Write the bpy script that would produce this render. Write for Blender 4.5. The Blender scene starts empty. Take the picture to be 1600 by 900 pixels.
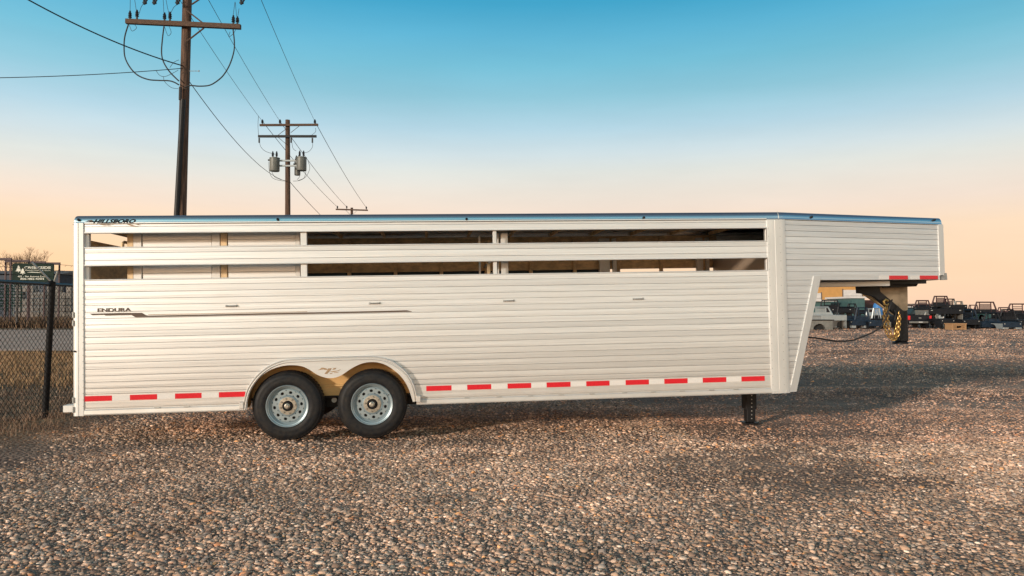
import bpy, math, random
import numpy as np
from mathutils import Vector, Matrix

random.seed(7)
rng = np.random.default_rng(11)
S = bpy.context.scene
COL = S.collection
R = math.radians

# ------------------------------------------------------------------ camera
CAM = Vector((0, 0, 1.5))
PITCH = math.atan(35 / 1150)
FPX = 1150.0
cd = bpy.data.cameras.new('camera')
cd.sensor_width = 36
cd.lens = FPX / 1600 * 36
cd.clip_start = 0.05
cd.clip_end = 6000
cam = bpy.data.objects.new('camera', cd)
cam.location = CAM
cam.rotation_euler = (math.pi / 2 + PITCH, 0, 0)
COL.objects.link(cam)
S.camera = cam

# ------------------------------------------------------------------ world, sun, exposure
SUN_ELEV, SUN_AZ = 11.5, -42.0        # azimuth: degrees left of straight behind the camera
w = bpy.data.worlds.new('World')
S.world = w
w.use_nodes = True
nt = w.node_tree
nt.nodes.clear()
N = nt.nodes.new
L = nt.links.new
out = N('ShaderNodeOutputWorld')
bg = N('ShaderNodeBackground')
bg2 = N('ShaderNodeBackground')
addw = N('ShaderNodeAddShader')
tc = N('ShaderNodeTexCoord')
sep = N('ShaderNodeSeparateXYZ')
L(tc.outputs['Generated'], sep.inputs[0])
ramp = N('ShaderNodeValToRGB')
L(sep.outputs['Z'], ramp.inputs[0])


def lin(c):
    return tuple(((v / 255) / 12.92 if v / 255 <= .04045 else ((v / 255 + .055) / 1.055) ** 2.4) for v in c)


stops = [(0.0, (250, 209, 180)), (0.05, (252, 213, 178)), (0.10, (251, 217, 184)), (0.134, (240, 218, 200)), (0.159, (232, 220, 206)),
         (0.184, (222, 222, 214)), (0.208, (206, 219, 222)), (0.24, (176, 208, 221)), (0.28, (138, 194, 211)), (0.317, (110, 186, 209)),
         (0.354, (84, 174, 206)), (0.389, (48, 158, 196)), (0.60, (58, 92, 118)), (1.0, (40, 54, 70))]
el = ramp.color_ramp.elements
el[0].position, el[0].color = stops[0][0], (*lin(stops[0][1]), 1)
el[1].position, el[1].color = stops[-1][0], (*lin(stops[-1][1]), 1)
for p, c in stops[1:-1]:
    e = el.new(p)
    e.color = (*lin(c), 1)
# a little more orange towards the left of the view, near the horizon
mr = N('ShaderNodeMapRange')
mr.inputs['From Min'].default_value = 0.1
mr.inputs['From Max'].default_value = -0.8
L(sep.outputs['X'], mr.inputs['Value'])
mr2 = N('ShaderNodeMapRange')
mr2.inputs['From Min'].default_value = 0.17
mr2.inputs['From Max'].default_value = 0.03
L(sep.outputs['Z'], mr2.inputs['Value'])
mu = N('ShaderNodeMath')
mu.operation = 'MULTIPLY'
L(mr.outputs[0], mu.inputs[0])
L(mr2.outputs[0], mu.inputs[1])
mx = N('ShaderNodeMix')
mx.data_type = 'RGBA'
L(mu.outputs[0], mx.inputs[0])
L(ramp.outputs[0], mx.inputs[6])
mx.inputs[7].default_value = (*lin((255, 196, 138)), 1)
# the sky on the sun's side (behind the camera) is brighter and warmer, as at any low sun
_e = R(SUN_ELEV)
sdir = (math.sin(R(SUN_AZ)) * math.cos(_e), -math.cos(R(SUN_AZ)) * math.cos(_e), math.sin(_e))
dt = N('ShaderNodeVectorMath')
dt.operation = 'DOT_PRODUCT'
L(tc.outputs['Generated'], dt.inputs[0])
dt.inputs[1].default_value = sdir
glow = N('ShaderNodeValToRGB')
L(dt.outputs['Value'], glow.inputs[0])
ge = glow.color_ramp.elements
glow.color_ramp.interpolation = 'EASE'
ge[0].position, ge[0].color = 0.0, (.5, .5, .5, 1)
ge[1].position, ge[1].color = 1.0, (1.25, 1.05, .80, 1)
gs = N('ShaderNodeVectorMath')
gs.operation = 'SCALE'
gs.inputs['Scale'].default_value = 2.0
L(glow.outputs[0], gs.inputs[0])
gm = N('ShaderNodeVectorMath')
gm.operation = 'MULTIPLY'
L(mx.outputs[2], gm.inputs[0])
L(gs.outputs[0], gm.inputs[1])
# faint uneven haze so the sky is not one clean gradient
hm = N('ShaderNodeMapping')
hm.inputs['Scale'].default_value = (1.2, 1.2, 7.0)
L(tc.outputs['Generated'], hm.inputs[0])
hn = N('ShaderNodeTexNoise')
hn.inputs['Scale'].default_value = 2.4
hn.inputs['Detail'].default_value = 7
hn.inputs['Roughness'].default_value = .6
L(hm.outputs[0], hn.inputs['Vector'])
hr = N('ShaderNodeMapRange')
hr.inputs['From Min'].default_value = .25
hr.inputs['From Max'].default_value = .75
hr.inputs['To Min'].default_value = .95
hr.inputs['To Max'].default_value = 1.05
L(hn.outputs[0], hr.inputs['Value'])
hs = N('ShaderNodeVectorMath')
hs.operation = 'SCALE'
L(gm.outputs[0], hs.inputs[0])
L(hr.outputs[0], hs.inputs['Scale'])
L(hs.outputs[0], bg.inputs[0])
bg.inputs[1].default_value = 0.735
sky = N('ShaderNodeTexSky')
sky.sky_type = 'NISHITA'
sky.sun_disc = False
sky.sun_elevation = R(SUN_ELEV)
sky.sun_rotation = R(180 + SUN_AZ)
L(sky.outputs[0], bg2.inputs[0])
bg2.inputs[1].default_value = 0.015
L(bg.outputs[0], addw.inputs[0])
L(bg2.outputs[0], addw.inputs[1])
L(addw.outputs[0], out.inputs[0])

sd = bpy.data.lights.new('sun', 'SUN')
sd.energy = 2.1
sd.angle = R(3.5)
sd.color = (1.0, 0.86, 0.72)
sun = bpy.data.objects.new('sun', sd)
ce = math.cos(R(SUN_ELEV))
to_sun = Vector((math.sin(R(SUN_AZ)) * ce, -math.cos(R(SUN_AZ)) * ce, math.sin(R(SUN_ELEV))))
sun.rotation_euler = to_sun.to_track_quat('Z', 'Y').to_euler()
sun.location = (0, -5, 20)
COL.objects.link(sun)
S.view_settings.view_transform = 'Standard'
S.view_settings.look = 'None'
S.view_settings.exposure = 0.42
S.view_settings.gamma = 1.0
S.render.resolution_x, S.render.resolution_y = 1024, 576


# ------------------------------------------------------------------ materials
def mat(name, col, rough=0.6, metal=0.0, var=0.0, vscale=8.0, stretch=(1, 1, 1), bump=0.0, bscale=None,
        var2=None, spec=0.5, emit=None, coat=0.0):
    m = bpy.data.materials.new(name)
    m.use_nodes = True
    t = m.node_tree
    b = t.nodes['Principled BSDF']
    b.inputs['Base Color'].default_value = (*col, 1)
    b.inputs['Roughness'].default_value = rough
    b.inputs['Metallic'].default_value = metal
    b.inputs['Specular IOR Level'].default_value = spec
    b.inputs['Coat Weight'].default_value = coat
    co = t.nodes.new('ShaderNodeTexCoord')
    mp = t.nodes.new('ShaderNodeMapping')
    mp.inputs['Scale'].default_value = stretch
    t.links.new(co.outputs['Object'], mp.inputs[0])
    if var > 0:
        n = t.nodes.new('ShaderNodeTexNoise')
        n.inputs['Scale'].default_value = vscale
        n.inputs['Detail'].default_value = 5
        n.inputs['Roughness'].default_value = .65
        t.links.new(mp.outputs[0], n.inputs['Vector'])
        r = t.nodes.new('ShaderNodeValToRGB')
        c2 = var2 if var2 else tuple(v * (1 - var) for v in col)
        r.color_ramp.elements[0].position = .35
        r.color_ramp.elements[0].color = (*c2, 1)
        r.color_ramp.elements[1].position = .65
        r.color_ramp.elements[1].color = (*tuple(min(1, v * (1 + var * .4)) for v in col), 1)
        t.links.new(n.outputs[0], r.inputs[0])
        t.links.new(r.outputs[0], b.inputs['Base Color'])
    if bump > 0:
        n2 = t.nodes.new('ShaderNodeTexNoise')
        n2.inputs['Scale'].default_value = bscale or vscale
        n2.inputs['Detail'].default_value = 4
        t.links.new(mp.outputs[0], n2.inputs['Vector'])
        bp = t.nodes.new('ShaderNodeBump')
        bp.inputs['Strength'].default_value = bump
        bp.inputs['Distance'].default_value = .02
        t.links.new(n2.outputs[0], bp.inputs['Height'])
        t.links.new(bp.outputs[0], b.inputs['Normal'])
    return m


M = {}
M['alu'] = mat('mill_aluminium', (.80, .80, .79), .48, .46, .10, 3, (.35, 1, 3), .10, 5)
M['alu_plank'] = mat('aluminium_plank', (.88, .885, .885), .42, .58, .10, 4, (.25, 1, 14), .15, 2.0)
M['alu_post'] = mat('aluminium_post', (.76, .75, .73), .46, .42, .08, 5, (1, 1, .3), .05, 6)
M['alu_cap'] = mat('bright_rolled_aluminium', (.56, .58, .61), .22, .95, .05, 3, (.3, 1, 1), .03, 2)
M['alu_int'] = mat('sun_tinted_interior_aluminium', (.82, .60, .36), .55, .2, .3, 8, (1, 1, 2), .1, 20)  # golden tint stands in for sun entering through the slots
M['well'] = mat('sun_tinted_well_panel', (.74, .47, .20), .5, .3, .15, 4, (1, 1, 3), .2, 3)  # gold tint carries the warm sunlight reflected inside the well
M['gusset'] = mat('ground_tinted_aluminium', (.34, .26, .18), .5, .5, .3, 6)  # bare aluminium, browned in its colour for the ground it reflects
M['galv'] = mat('galvanised_steel', (.50, .50, .48), .5, .6, .2, 20)
M['steelgrey'] = mat('silver_rim_paint', (.36, .43, .46), .38, .45, .08, 12)
M['hub'] = mat('zinc_hub', (.55, .50, .42), .4, .7, .3, 30)
M['black'] = mat('black_steel_paint', (.012, .012, .014), .45, .0, .3, 8, spec=.3, bump=.05)
M['rubber'] = mat('tyre_rubber', (.009, .010, .013), .55, 0, .35, 14, var2=(.028, .024, .021), spec=.25, bump=.08, bscale=60)
M['dark'] = mat('dark_void', (.02, .02, .02), .8)
M['red_tape'] = mat('red_reflective_tape', (.78, .015, .03), .3, 0, .1, 60)
M['white_tape'] = mat('white_reflective_tape', (.85, .80, .76), .3, 0, .05, 60)
M['decal'] = mat('brown_decal', (.11, .07, .05), .6, 0, .1, 30)
M['decal_black'] = mat('black_decal', (.006, .007, .012), .6, spec=.15)
M['decal_tan'] = mat('tan_emblem', (.45, .30, .18), .4, 0, .3, 60)
M['gold'] = mat('gold_zinc_chain', (.66, .42, .15), .42, .9, .3, 40)
M['wood_pole'] = mat('weathered_pole_wood', (.15, .082, .052), .85, 0, .65, 5, (6, 6, .35), .9, 6, var2=(.035, .02, .015))
M['wood_arm'] = mat('weathered_arm_wood', (.13, .075, .05), .85, 0, .5, 10, (1, 6, 6), .4, 12)
M['porcelain'] = mat('dark_porcelain', (.03, .03, .035), .3)
M['transformer'] = mat('grey_transformer_paint', (.17, .175, .16), .45, .1, .25, 6)
M['wire'] = mat('wire_black', (.025, .022, .022), .6)
M['fence'] = mat('black_vinyl', (.010, .010, .012), .6, spec=.2)
M['fence_rail'] = mat('black_vinyl_rail', (.03, .04, .055), .28)
M['sign'] = mat('dark_green_sign', (.030, .045, .036), .9, 0, .2, 2, spec=.1)
M['sign_white'] = mat('cream_lettering', (.75, .72, .62), .6)
M['green'] = mat('dark_green_steel', (.015, .045, .035), .7, 0, .2, 3, spec=.15)
M['tan_wall'] = mat('ochre_metal_siding', (.62, .32, .10), .6, 0, .1, 1.5)
M['white_wall'] = mat('white_door_paint', (.72, .68, .66), .5, 0, .1, 2)
M['grey_wall'] = mat('grey_siding', (.30, .28, .27), .7, 0, .2, 2)
M['roof_brown'] = mat('dull_roofing', (.16, .13, .12), .8, 0, .3, 3)
M['navy'] = mat('dark_navy_paint', (.018, .032, .055), .5, .1, .4, 3, spec=.25)
M['bed_black'] = mat('black_bed_paint', (.012, .013, .018), .5, .1, .4, 3, spec=.3)
M['bed_rust'] = mat('primer_maroon', (.07, .028, .03), .6, 0, .3, 3)
M['bed_silver'] = mat('silver_bed_paint', (.38, .41, .42), .4, .3, .1, 3)
M['bed_grey'] = mat('dull_bed_metal', (.28, .27, .25), .5, .4, .3, 3)
M['teal'] = mat('teal_paint', (.06, .13, .13), .5, 0, .2, 2)
M['blue'] = mat('blue_tarp', (.04, .20, .52), .5)
M['taillight'] = mat('red_lens', (.75, .02, .03), .2)
M['glass'] = mat('dark_glass', (.03, .05, .06), .08)
M['crate'] = mat('pine_crate_wood', (.45, .25, .12), .8, 0, .3, 8, (1, 8, 8))
M['twig'] = mat('dry_twig', (.20, .10, .05), .9, 0, .3, 4)


def vary(m, amt):
    """each object using the material gets a slightly different tone, plus faint dust"""
    t = m.node_tree
    b = t.nodes['Principled BSDF']
    src = b.inputs['Base Color'].links[0].from_socket
    oi = t.nodes.new('ShaderNodeObjectInfo')
    mr_ = t.nodes.new('ShaderNodeMapRange')
    mr_.inputs['To Min'].default_value = 1 - amt
    mr_.inputs['To Max'].default_value = 1 + amt * .5
    t.links.new(oi.outputs['Random'], mr_.inputs['Value'])
    geo = t.nodes.new('ShaderNodeNewGeometry')
    nz = t.nodes.new('ShaderNodeTexNoise')
    nz.inputs['Scale'].default_value = 2.2
    nz.inputs['Detail'].default_value = 8
    nz.inputs['Roughness'].default_value = .7
    t.links.new(geo.outputs['Position'], nz.inputs['Vector'])
    sp_ = t.nodes.new('ShaderNodeSeparateXYZ')
    t.links.new(geo.outputs['Position'], sp_.inputs[0])
    dz = t.nodes.new('ShaderNodeMapRange')
    dz.inputs['From Min'].default_value = 1.35
    dz.inputs['From Max'].default_value = .4
    dz.inputs['To Max'].default_value = .75
    t.links.new(sp_.outputs['Z'], dz.inputs['Value'])
    dm = t.nodes.new('ShaderNodeMath')
    dm.operation = 'MULTIPLY'
    t.links.new(dz.outputs[0], dm.inputs[0])
    t.links.new(nz.outputs[0], dm.inputs[1])
    mm_ = t.nodes.new('ShaderNodeVectorMath')
    mm_.operation = 'SCALE'
    t.links.new(src, mm_.inputs[0])
    t.links.new(mr_.outputs[0], mm_.inputs['Scale'])
    mx_ = t.nodes.new('ShaderNodeMix')
    mx_.data_type = 'RGBA'
    t.links.new(dm.outputs[0], mx_.inputs[0])
    t.links.new(mm_.outputs[0], mx_.inputs[6])
    mx_.inputs[7].default_value = (.52, .42, .33, 1)
    t.links.new(mx_.outputs[2], b.inputs['Base Color'])
    rr_ = t.nodes.new('ShaderNodeMapRange')
    rr_.inputs['To Min'].default_value = b.inputs['Roughness'].default_value - .08
    rr_.inputs['To Max'].default_value = b.inputs['Roughness'].default_value + .14
    t.links.new(nz.outputs[0], rr_.inputs['Value'])
    t.links.new(rr_.outputs[0], b.inputs['Roughness'])


vary(M['alu_plank'], .12)
vary(M['alu'], .05)


# ------------------------------------------------------------------ mesh helpers
class MB:
    def __init__(s):
        s.v, s.f = [], []

    def add(s, vs, fs):
        o = len(s.v)
        s.v += [tuple(v) for v in vs]
        s.f += [tuple(i + o for i in f) for f in fs]
        return s

    def box(s, x0, x1, y0, y1, z0, z1):
        x0, x1 = min(x0, x1), max(x0, x1)
        y0, y1 = min(y0, y1), max(y0, y1)
        z0, z1 = min(z0, z1), max(z0, z1)
        v = [(x, y, z) for x in (x0, x1) for y in (y0, y1) for z in (z0, z1)]
        return s.add(v, [(0, 1, 3, 2), (4, 6, 7, 5), (0, 4, 5, 1), (2, 3, 7, 6), (0, 2, 6, 4), (1, 5, 7, 3)])

    def bbox(s, x0, x1, y0, y1, z0, z1, b=.01):
        """box with chamfered edges along z outline (8-gon plan) and top chamfer"""
        pl = [(x0 + b, y0), (x1 - b, y0), (x1, y0 + b), (x1, y1 - b), (x1 - b, y1), (x0 + b, y1), (x0, y1 - b), (x0, y0 + b)]
        cx, cy = (x0 + x1) / 2, (y0 + y1) / 2
        sx, sy = 1 - 2 * b / max(1e-6, abs(x1 - x0)), 1 - 2 * b / max(1e-6, abs(y1 - y0))
        ins = [(cx + (x - cx) * sx, cy + (y - cy) * sy) for x, y in pl]
        rings = [(ins, z0), (pl, z0 + b), (pl, z1 - b), (ins, z1)]
        v = [(x, y, z) for p, z in rings for x, y in p]
        f = [tuple(range(7, -1, -1)), tuple(range(24, 32))]
        for k in range(3):
            for i in range(8):
                j = (i + 1) % 8
                f.append((k * 8 + i, k * 8 + j, k * 8 + 8 + j, k * 8 + 8 + i))
        return s.add(v, f)

    def prism(s, a, b):
        """loft two equal loops with end caps"""
        n = len(a)
        f = [tuple(range(n - 1, -1, -1)), tuple(range(n, 2 * n))]
        f += [(i, (i + 1) % n, n + (i + 1) % n, n + i) for i in range(n)]
        return s.add(list(a) + list(b), f)

    def tube(s, pts, r, n=8, caps=True):
        pts = [Vector(p) for p in pts]
        rs = r if isinstance(r, (list, tuple)) else [r] * len(pts)
        rings = []
        prev = None
        for i, p in enumerate(pts):
            d = (pts[min(i + 1, len(pts) - 1)] - pts[max(i - 1, 0)]).normalized()
            if prev is None:
                up = Vector((0, 0, 1)) if abs(d.z) < .9 else Vector((1, 0, 0))
                u = d.cross(up).normalized()
            else:
                u = (prev - d * prev.dot(d)).normalized()
            prev = u
            q = d.cross(u)
            rings.append([p + (u * math.cos(2 * math.pi * k / n) + q * math.sin(2 * math.pi * k / n)) * rs[i] for k in range(n)])
        v = [x for rr in rings for x in rr]
        f = []
        for i in range(len(rings) - 1):
            for k in range(n):
                j = (k + 1) % n
                f.append((i * n + k, i * n + j, i * n + n + j, i * n + n + k))
        if caps:
            f.append(tuple(range(n - 1, -1, -1)))
            f.append(tuple(range((len(rings) - 1) * n, len(rings) * n)))
        return s.add(v, f)

    def lathe(s, prof, n=32, axis='y', c=(0, 0, 0), close=False):
        """prof: (radius, along). axis y or z."""
        v, f = [], []
        for r, a in prof:
            for k in range(n):
                t = 2 * math.pi * k / n
                if axis == 'y':
                    v.append((c[0] + r * math.cos(t), c[1] + a, c[2] + r * math.sin(t)))
                else:
                    v.append((c[0] + r * math.cos(t), c[1] + r * math.sin(t), c[2] + a))
        m = len(prof)
        for i in range(m - 1 + (1 if close else 0)):
            i2 = (i + 1) % m
            for k in range(n):
                j = (k + 1) % n
                f.append((i * n + k, i * n + j, i2 * n + j, i2 * n + k))
        if not close:
            if prof[0][0] > 1e-4:
                f.append(tuple(range(n)))
            if prof[-1][0] > 1e-4:
                f.append(tuple(range((m - 1) * n, m * n)))
        return s.add(v, f)

    def build(s, name, m, parent=None, smooth=False, kind=None, label=None):
        me = bpy.data.meshes.new(name)
        me.from_pydata(s.v, [], s.f)
        me.update()
        import bmesh
        bm = bmesh.new()
        bm.from_mesh(me)
        bmesh.ops.recalc_face_normals(bm, faces=bm.faces)
        bm.to_mesh(me)
        bm.free()
        if smooth:
            me.polygons.foreach_set('use_smooth', [True] * len(me.polygons))
            if smooth != 'all':
                try:
                    me.set_sharp_from_angle(angle=R(35))
                except Exception:
                    pass
        me.materials.append(M[m] if isinstance(m, str) else m)
        o = bpy.data.objects.new(name, me)
        COL.objects.link(o)
        if parent is not None:
            o.parent = parent
        if kind:
            o['kind'] = kind
        if label:
            o['label'] = label
        return o


def tag(o, label, cat, group=None, kind=None):
    if label:
        o['label'] = label
    if cat:
        o['category'] = cat
    if group:
        o['group'] = group
    if kind:
        o['kind'] = kind
    return o


def empty(name, loc, rz=0.0, label=None, cat=None, group=None):
    o = bpy.data.objects.new(name, None)
    o.empty_display_size = .3
    o.location = loc
    o.rotation_euler = (0, 0, rz)
    COL.objects.link(o)
    return tag(o, label, cat, group)


FWD = Vector((0, math.cos(PITCH), math.sin(PITCH)))
UPV = Vector((0, -math.sin(PITCH), math.cos(PITCH)))


def ray(px, py):
    return FWD + Vector((1, 0, 0)) * ((px - 800) / FPX) + UPV * ((450 - py) / FPX)


def W(px, py, depth):
    """world point seen at a photo pixel, at a given world Y"""
    d = ray(px, py)
    return CAM + d * (depth / d.y)


def ground_at(px, py):
    d = ray(px, py)
    return CAM + d * (-1.5 / d.z)


def text_verts(body, bold=0.0):
    c = bpy.data.curves.new('lettering_source', 'FONT')
    c.body = body
    c.offset = bold
    c.resolution_u = 3
    o = bpy.data.objects.new('lettering_source', c)
    COL.objects.link(o)
    dg = bpy.context.evaluated_depsgraph_get()
    me = bpy.data.meshes.new_from_object(o.evaluated_get(dg))
    v = np.array([p.co[:] for p in me.vertices])
    f = [tuple(p.vertices) for p in me.polygons]
    bpy.data.objects.remove(o)
    bpy.data.curves.remove(c)
    bpy.data.meshes.remove(me)
    return v, f


def text_on(body, x0, x1, z0, z1, fn, name, m, parent, shear=0.0, bold=0.0):
    """lettering fitted into x0..x1, z0..z1; fn(u, w) -> 3D point"""
    v, f = text_verts(body, bold)
    u = v[:, 0] + shear * v[:, 1]
    u = (u - u.min()) / (u.max() - u.min())
    h = (v[:, 1] - v[:, 1].min()) / (v[:, 1].max() - v[:, 1].min())
    b = MB()
    b.add([fn(x0 + (x1 - x0) * a, z0 + (z1 - z0) * c) for a, c in zip(u, h)], f)
    return b.build(name, m, parent)


# ------------------------------------------------------------------ ground
def terrain(x, y):
    x = np.asarray(x, float)
    y = np.asarray(y, float)
    h = .010 * np.sin(x * 1.3 + .7 * y) + .009 * np.sin(2.1 * y - .6 * x + 1.3) + .006 * np.sin(3.7 * x + 2.9 * y)
    h += .012 * np.sin(.31 * x - .45 * y + .8)
    # low heap of loose gravel in front of the axles and a wheel rut
    h += .035 * np.exp(-((x - .4) / 1.6) ** 2 - ((y - 10.9) / .5) ** 2)
    h += .02 * np.exp(-((x - 3.2) / .6) ** 2 - ((y - 9.9) / .5) ** 2)
    h -= .03 * np.exp(-(((y - 12.6 + .12 * x) / .35) ** 2)) * (x > 1)
    h -= .03 * np.exp(-(((y - 15.6 + .10 * x) / .4) ** 2)) * (x > 1)
    h += .05 * np.exp(-((x + 6.1) / .7) ** 2) * ((y > 5) & (y < 40))
    for wx, wy in ((-2.57, 8.50), (-1.63, 8.64)):
        h += .030 * np.exp(-((x - wx) / .26) ** 2 - ((y - wy) / .22) ** 2)
    fade = np.clip((60 - np.hypot(x, y)) / 30, 0, 1)
    return h * fade - .012


def axis_coords(lo, hi, step, far, grow=1.25):
    a = list(np.arange(lo, hi + 1e-6, step))
    s, p = step, hi
    while p < far:
        s *= grow
        p += s
        a.append(p)
    s, p = step, lo
    while p > -far:
        s *= grow
        p -= s
        a.insert(0, p)
    return np.array(a)


gx = axis_coords(-12, 16, .22, 3000)
gy = axis_coords(1, 30, .22, 4000)
X, Y = np.meshgrid(gx, gy)
Z = terrain(X, Y)
nx, ny = len(gx), len(gy)
vv = np.stack([X.ravel(), Y.ravel(), Z.ravel()], 1)
idx = np.arange(nx * ny).reshape(ny, nx)
ff = np.stack([idx[:-1, :-1].ravel(), idx[:-1, 1:].ravel(), idx[1:, 1:].ravel(), idx[1:, :-1].ravel()], 1)
me = bpy.data.meshes.new('ground')
me.from_pydata(vv.tolist(), [], ff.tolist())
me.polygons.foreach_set('use_smooth', [True] * len(me.polygons))
g = bpy.data.objects.new('ground', me)
g['kind'] = 'structure'
COL.objects.link(g)


def ground_material():
    m = bpy.data.materials.new('gravel_soil')
    m.use_nodes = True
    t = m.node_tree
    n, l = t.nodes.new, t.links.new
    b = t.nodes['Principled BSDF']
    b.inputs['Roughness'].default_value = .9
    b.inputs['Specular IOR Level'].default_value = .2
    geo = n('ShaderNodeNewGeometry')
    sp = n('ShaderNodeSeparateXYZ')
    l(geo.outputs['Position'], sp.inputs[0])
    # pebble-like cells
    vo = n('ShaderNodeTexVoronoi')
    vo.inputs['Scale'].default_value = 22
    l(geo.outputs['Position'], vo.inputs['Vector'])
    sc = n('ShaderNodeSeparateColor')
    l(vo.outputs['Color'], sc.inputs[0])
    cr = n('ShaderNodeValToRGB')
    e = cr.color_ramp.elements
    e[0].position, e[0].color = 0, (.17, .12, .10, 1)
    e[1].position, e[1].color = 1, (.72, .54, .44, 1)
    for p, c in ((.3, (.29, .21, .175)), (.6, (.36, .27, .225)), (.85, (.46, .355, .30))):
        q = e.new(p)
        q.color = (*c, 1)
    l(sc.outputs[0], cr.inputs[0])
    soil = n('ShaderNodeTexNoise')
    soil.inputs['Scale'].default_value = 3
    soil.inputs['Detail'].default_value = 8
    soil.inputs['Roughness'].default_value = .7
    l(geo.outputs['Position'], soil.inputs['Vector'])
    sr = n('ShaderNodeValToRGB')
    sr.color_ramp.elements[0].position = .3
    sr.color_ramp.elements[0].color = (.26, .18, .14, 1)
    sr.color_ramp.elements[1].position = .7
    sr.color_ramp.elements[1].color = (.48, .345, .275, 1)
    l(soil.outputs[0], sr.inputs[0])
    # near the camera loose pebbles are real, so the sheet shows soil; far away it shows pebble cells
    far = n('ShaderNodeMapRange')
    far.inputs['From Min'].default_value = 14
    far.inputs['From Max'].default_value = 26
    l(sp.outputs['Y'], far.inputs['Value'])
    mxa = n('ShaderNodeMix')
    mxa.data_type = 'RGBA'
    l(far.outputs[0], mxa.inputs[0])
    l(sr.outputs[0], mxa.inputs[6])
    l(cr.outputs[0], mxa.inputs[7])
    # broad worn patches and tyre tracks running across the yard
    mp = n('ShaderNodeMapping')
    mp.inputs['Scale'].default_value = (.05, .32, 1)
    mp.inputs['Rotation'].default_value = (0, 0, R(6))
    l(geo.outputs['Position'], mp.inputs[0])
    tr = n('ShaderNodeTexNoise')
    tr.inputs['Scale'].default_value = 1.0
    tr.inputs['Detail'].default_value = 6
    tr.inputs['Roughness'].default_value = .62
    l(mp.outputs[0], tr.inputs['Vector'])
    trr = n('ShaderNodeValToRGB')
    trr.color_ramp.elements[0].position = .36
    trr.color_ramp.elements[0].color = (.55, .50, .49, 1)
    trr.color_ramp.elements[1].position = .62
    trr.color_ramp.elements[1].color = (1.15, 1.12, 1.08, 1)
    l(tr.outputs[0], trr.inputs[0])
    mul = n('ShaderNodeMix')
    mul.data_type = 'RGBA'
    mul.blend_type = 'MULTIPLY'
    mul.inputs[0].default_value = 1
    l(mxa.outputs[2], mul.inputs[6])
    l(trr.outputs[0], mul.inputs[7])
    # dry-grass soil left of the fence line
    gl = n('ShaderNodeMapRange')
    gl.inputs['From Min'].default_value = -5.3
    gl.inputs['From Max'].default_value = -6.2
    l(sp.outputs['X'], gl.inputs['Value'])
    gn = n('ShaderNodeTexNoise')
    gn.inputs['Scale'].default_value = 1.6
    gn.inputs['Detail'].default_value = 9
    gn.inputs['Roughness'].default_value = .75
    l(geo.outputs['Position'], gn.inputs['Vector'])
    gr = n('ShaderNodeValToRGB')
    gr.color_ramp.elements[0].position = .35
    gr.color_ramp.elements[0].color = (.10, .065, .045, 1)
    gr.color_ramp.elements[1].position = .68
    gr.color_ramp.elements[1].color = (.36, .24, .14, 1)
    l(gn.outputs[0], gr.inputs[0])
    mxg = n('ShaderNodeMix')
    mxg.data_type = 'RGBA'
    l(gl.outputs[0], mxg.inputs[0])
    l(mul.outputs[2], mxg.inputs[6])
    l(gr.outputs[0], mxg.inputs[7])
    l(mxg.outputs[2], b.inputs['Base Color'])
    bp = n('ShaderNodeBump')
    bp.inputs['Strength'].default_value = 1.0
    bp.inputs['Distance'].default_value = .04
    inv = n('ShaderNodeMath')
    inv.operation = 'SUBTRACT'
    inv.inputs[0].default_value = 1
    l(vo.outputs['Distance'], inv.inputs[1])
    l(inv.outputs[0], bp.inputs['Height'])
    bp2 = n('ShaderNodeBump')
    bp2.inputs['Strength'].default_value = .5
    bp2.inputs['Distance'].default_value = .08
    l(tr.outputs[0], bp2.inputs['Height'])
    l(bp.outputs[0], bp2.inputs['Normal'])
    l(bp2.outputs[0], b.inputs['Normal'])
    return m


g.data.materials.append(ground_material())


# ------------------------------------------------------------------ loose gravel (instanced pebbles)
def pnoise(x, y, s, seed):
    r = np.random.default_rng(seed)
    h = np.zeros_like(x)
    for k in range(10):
        a = r.uniform(0, 2 * np.pi)
        f = s * r.uniform(.5, 2.2)
        h += np.sin((x * np.cos(a) + y * np.sin(a)) * f + r.uniform(0, 6.28)) / 10 * 1.6
    return h


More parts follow.
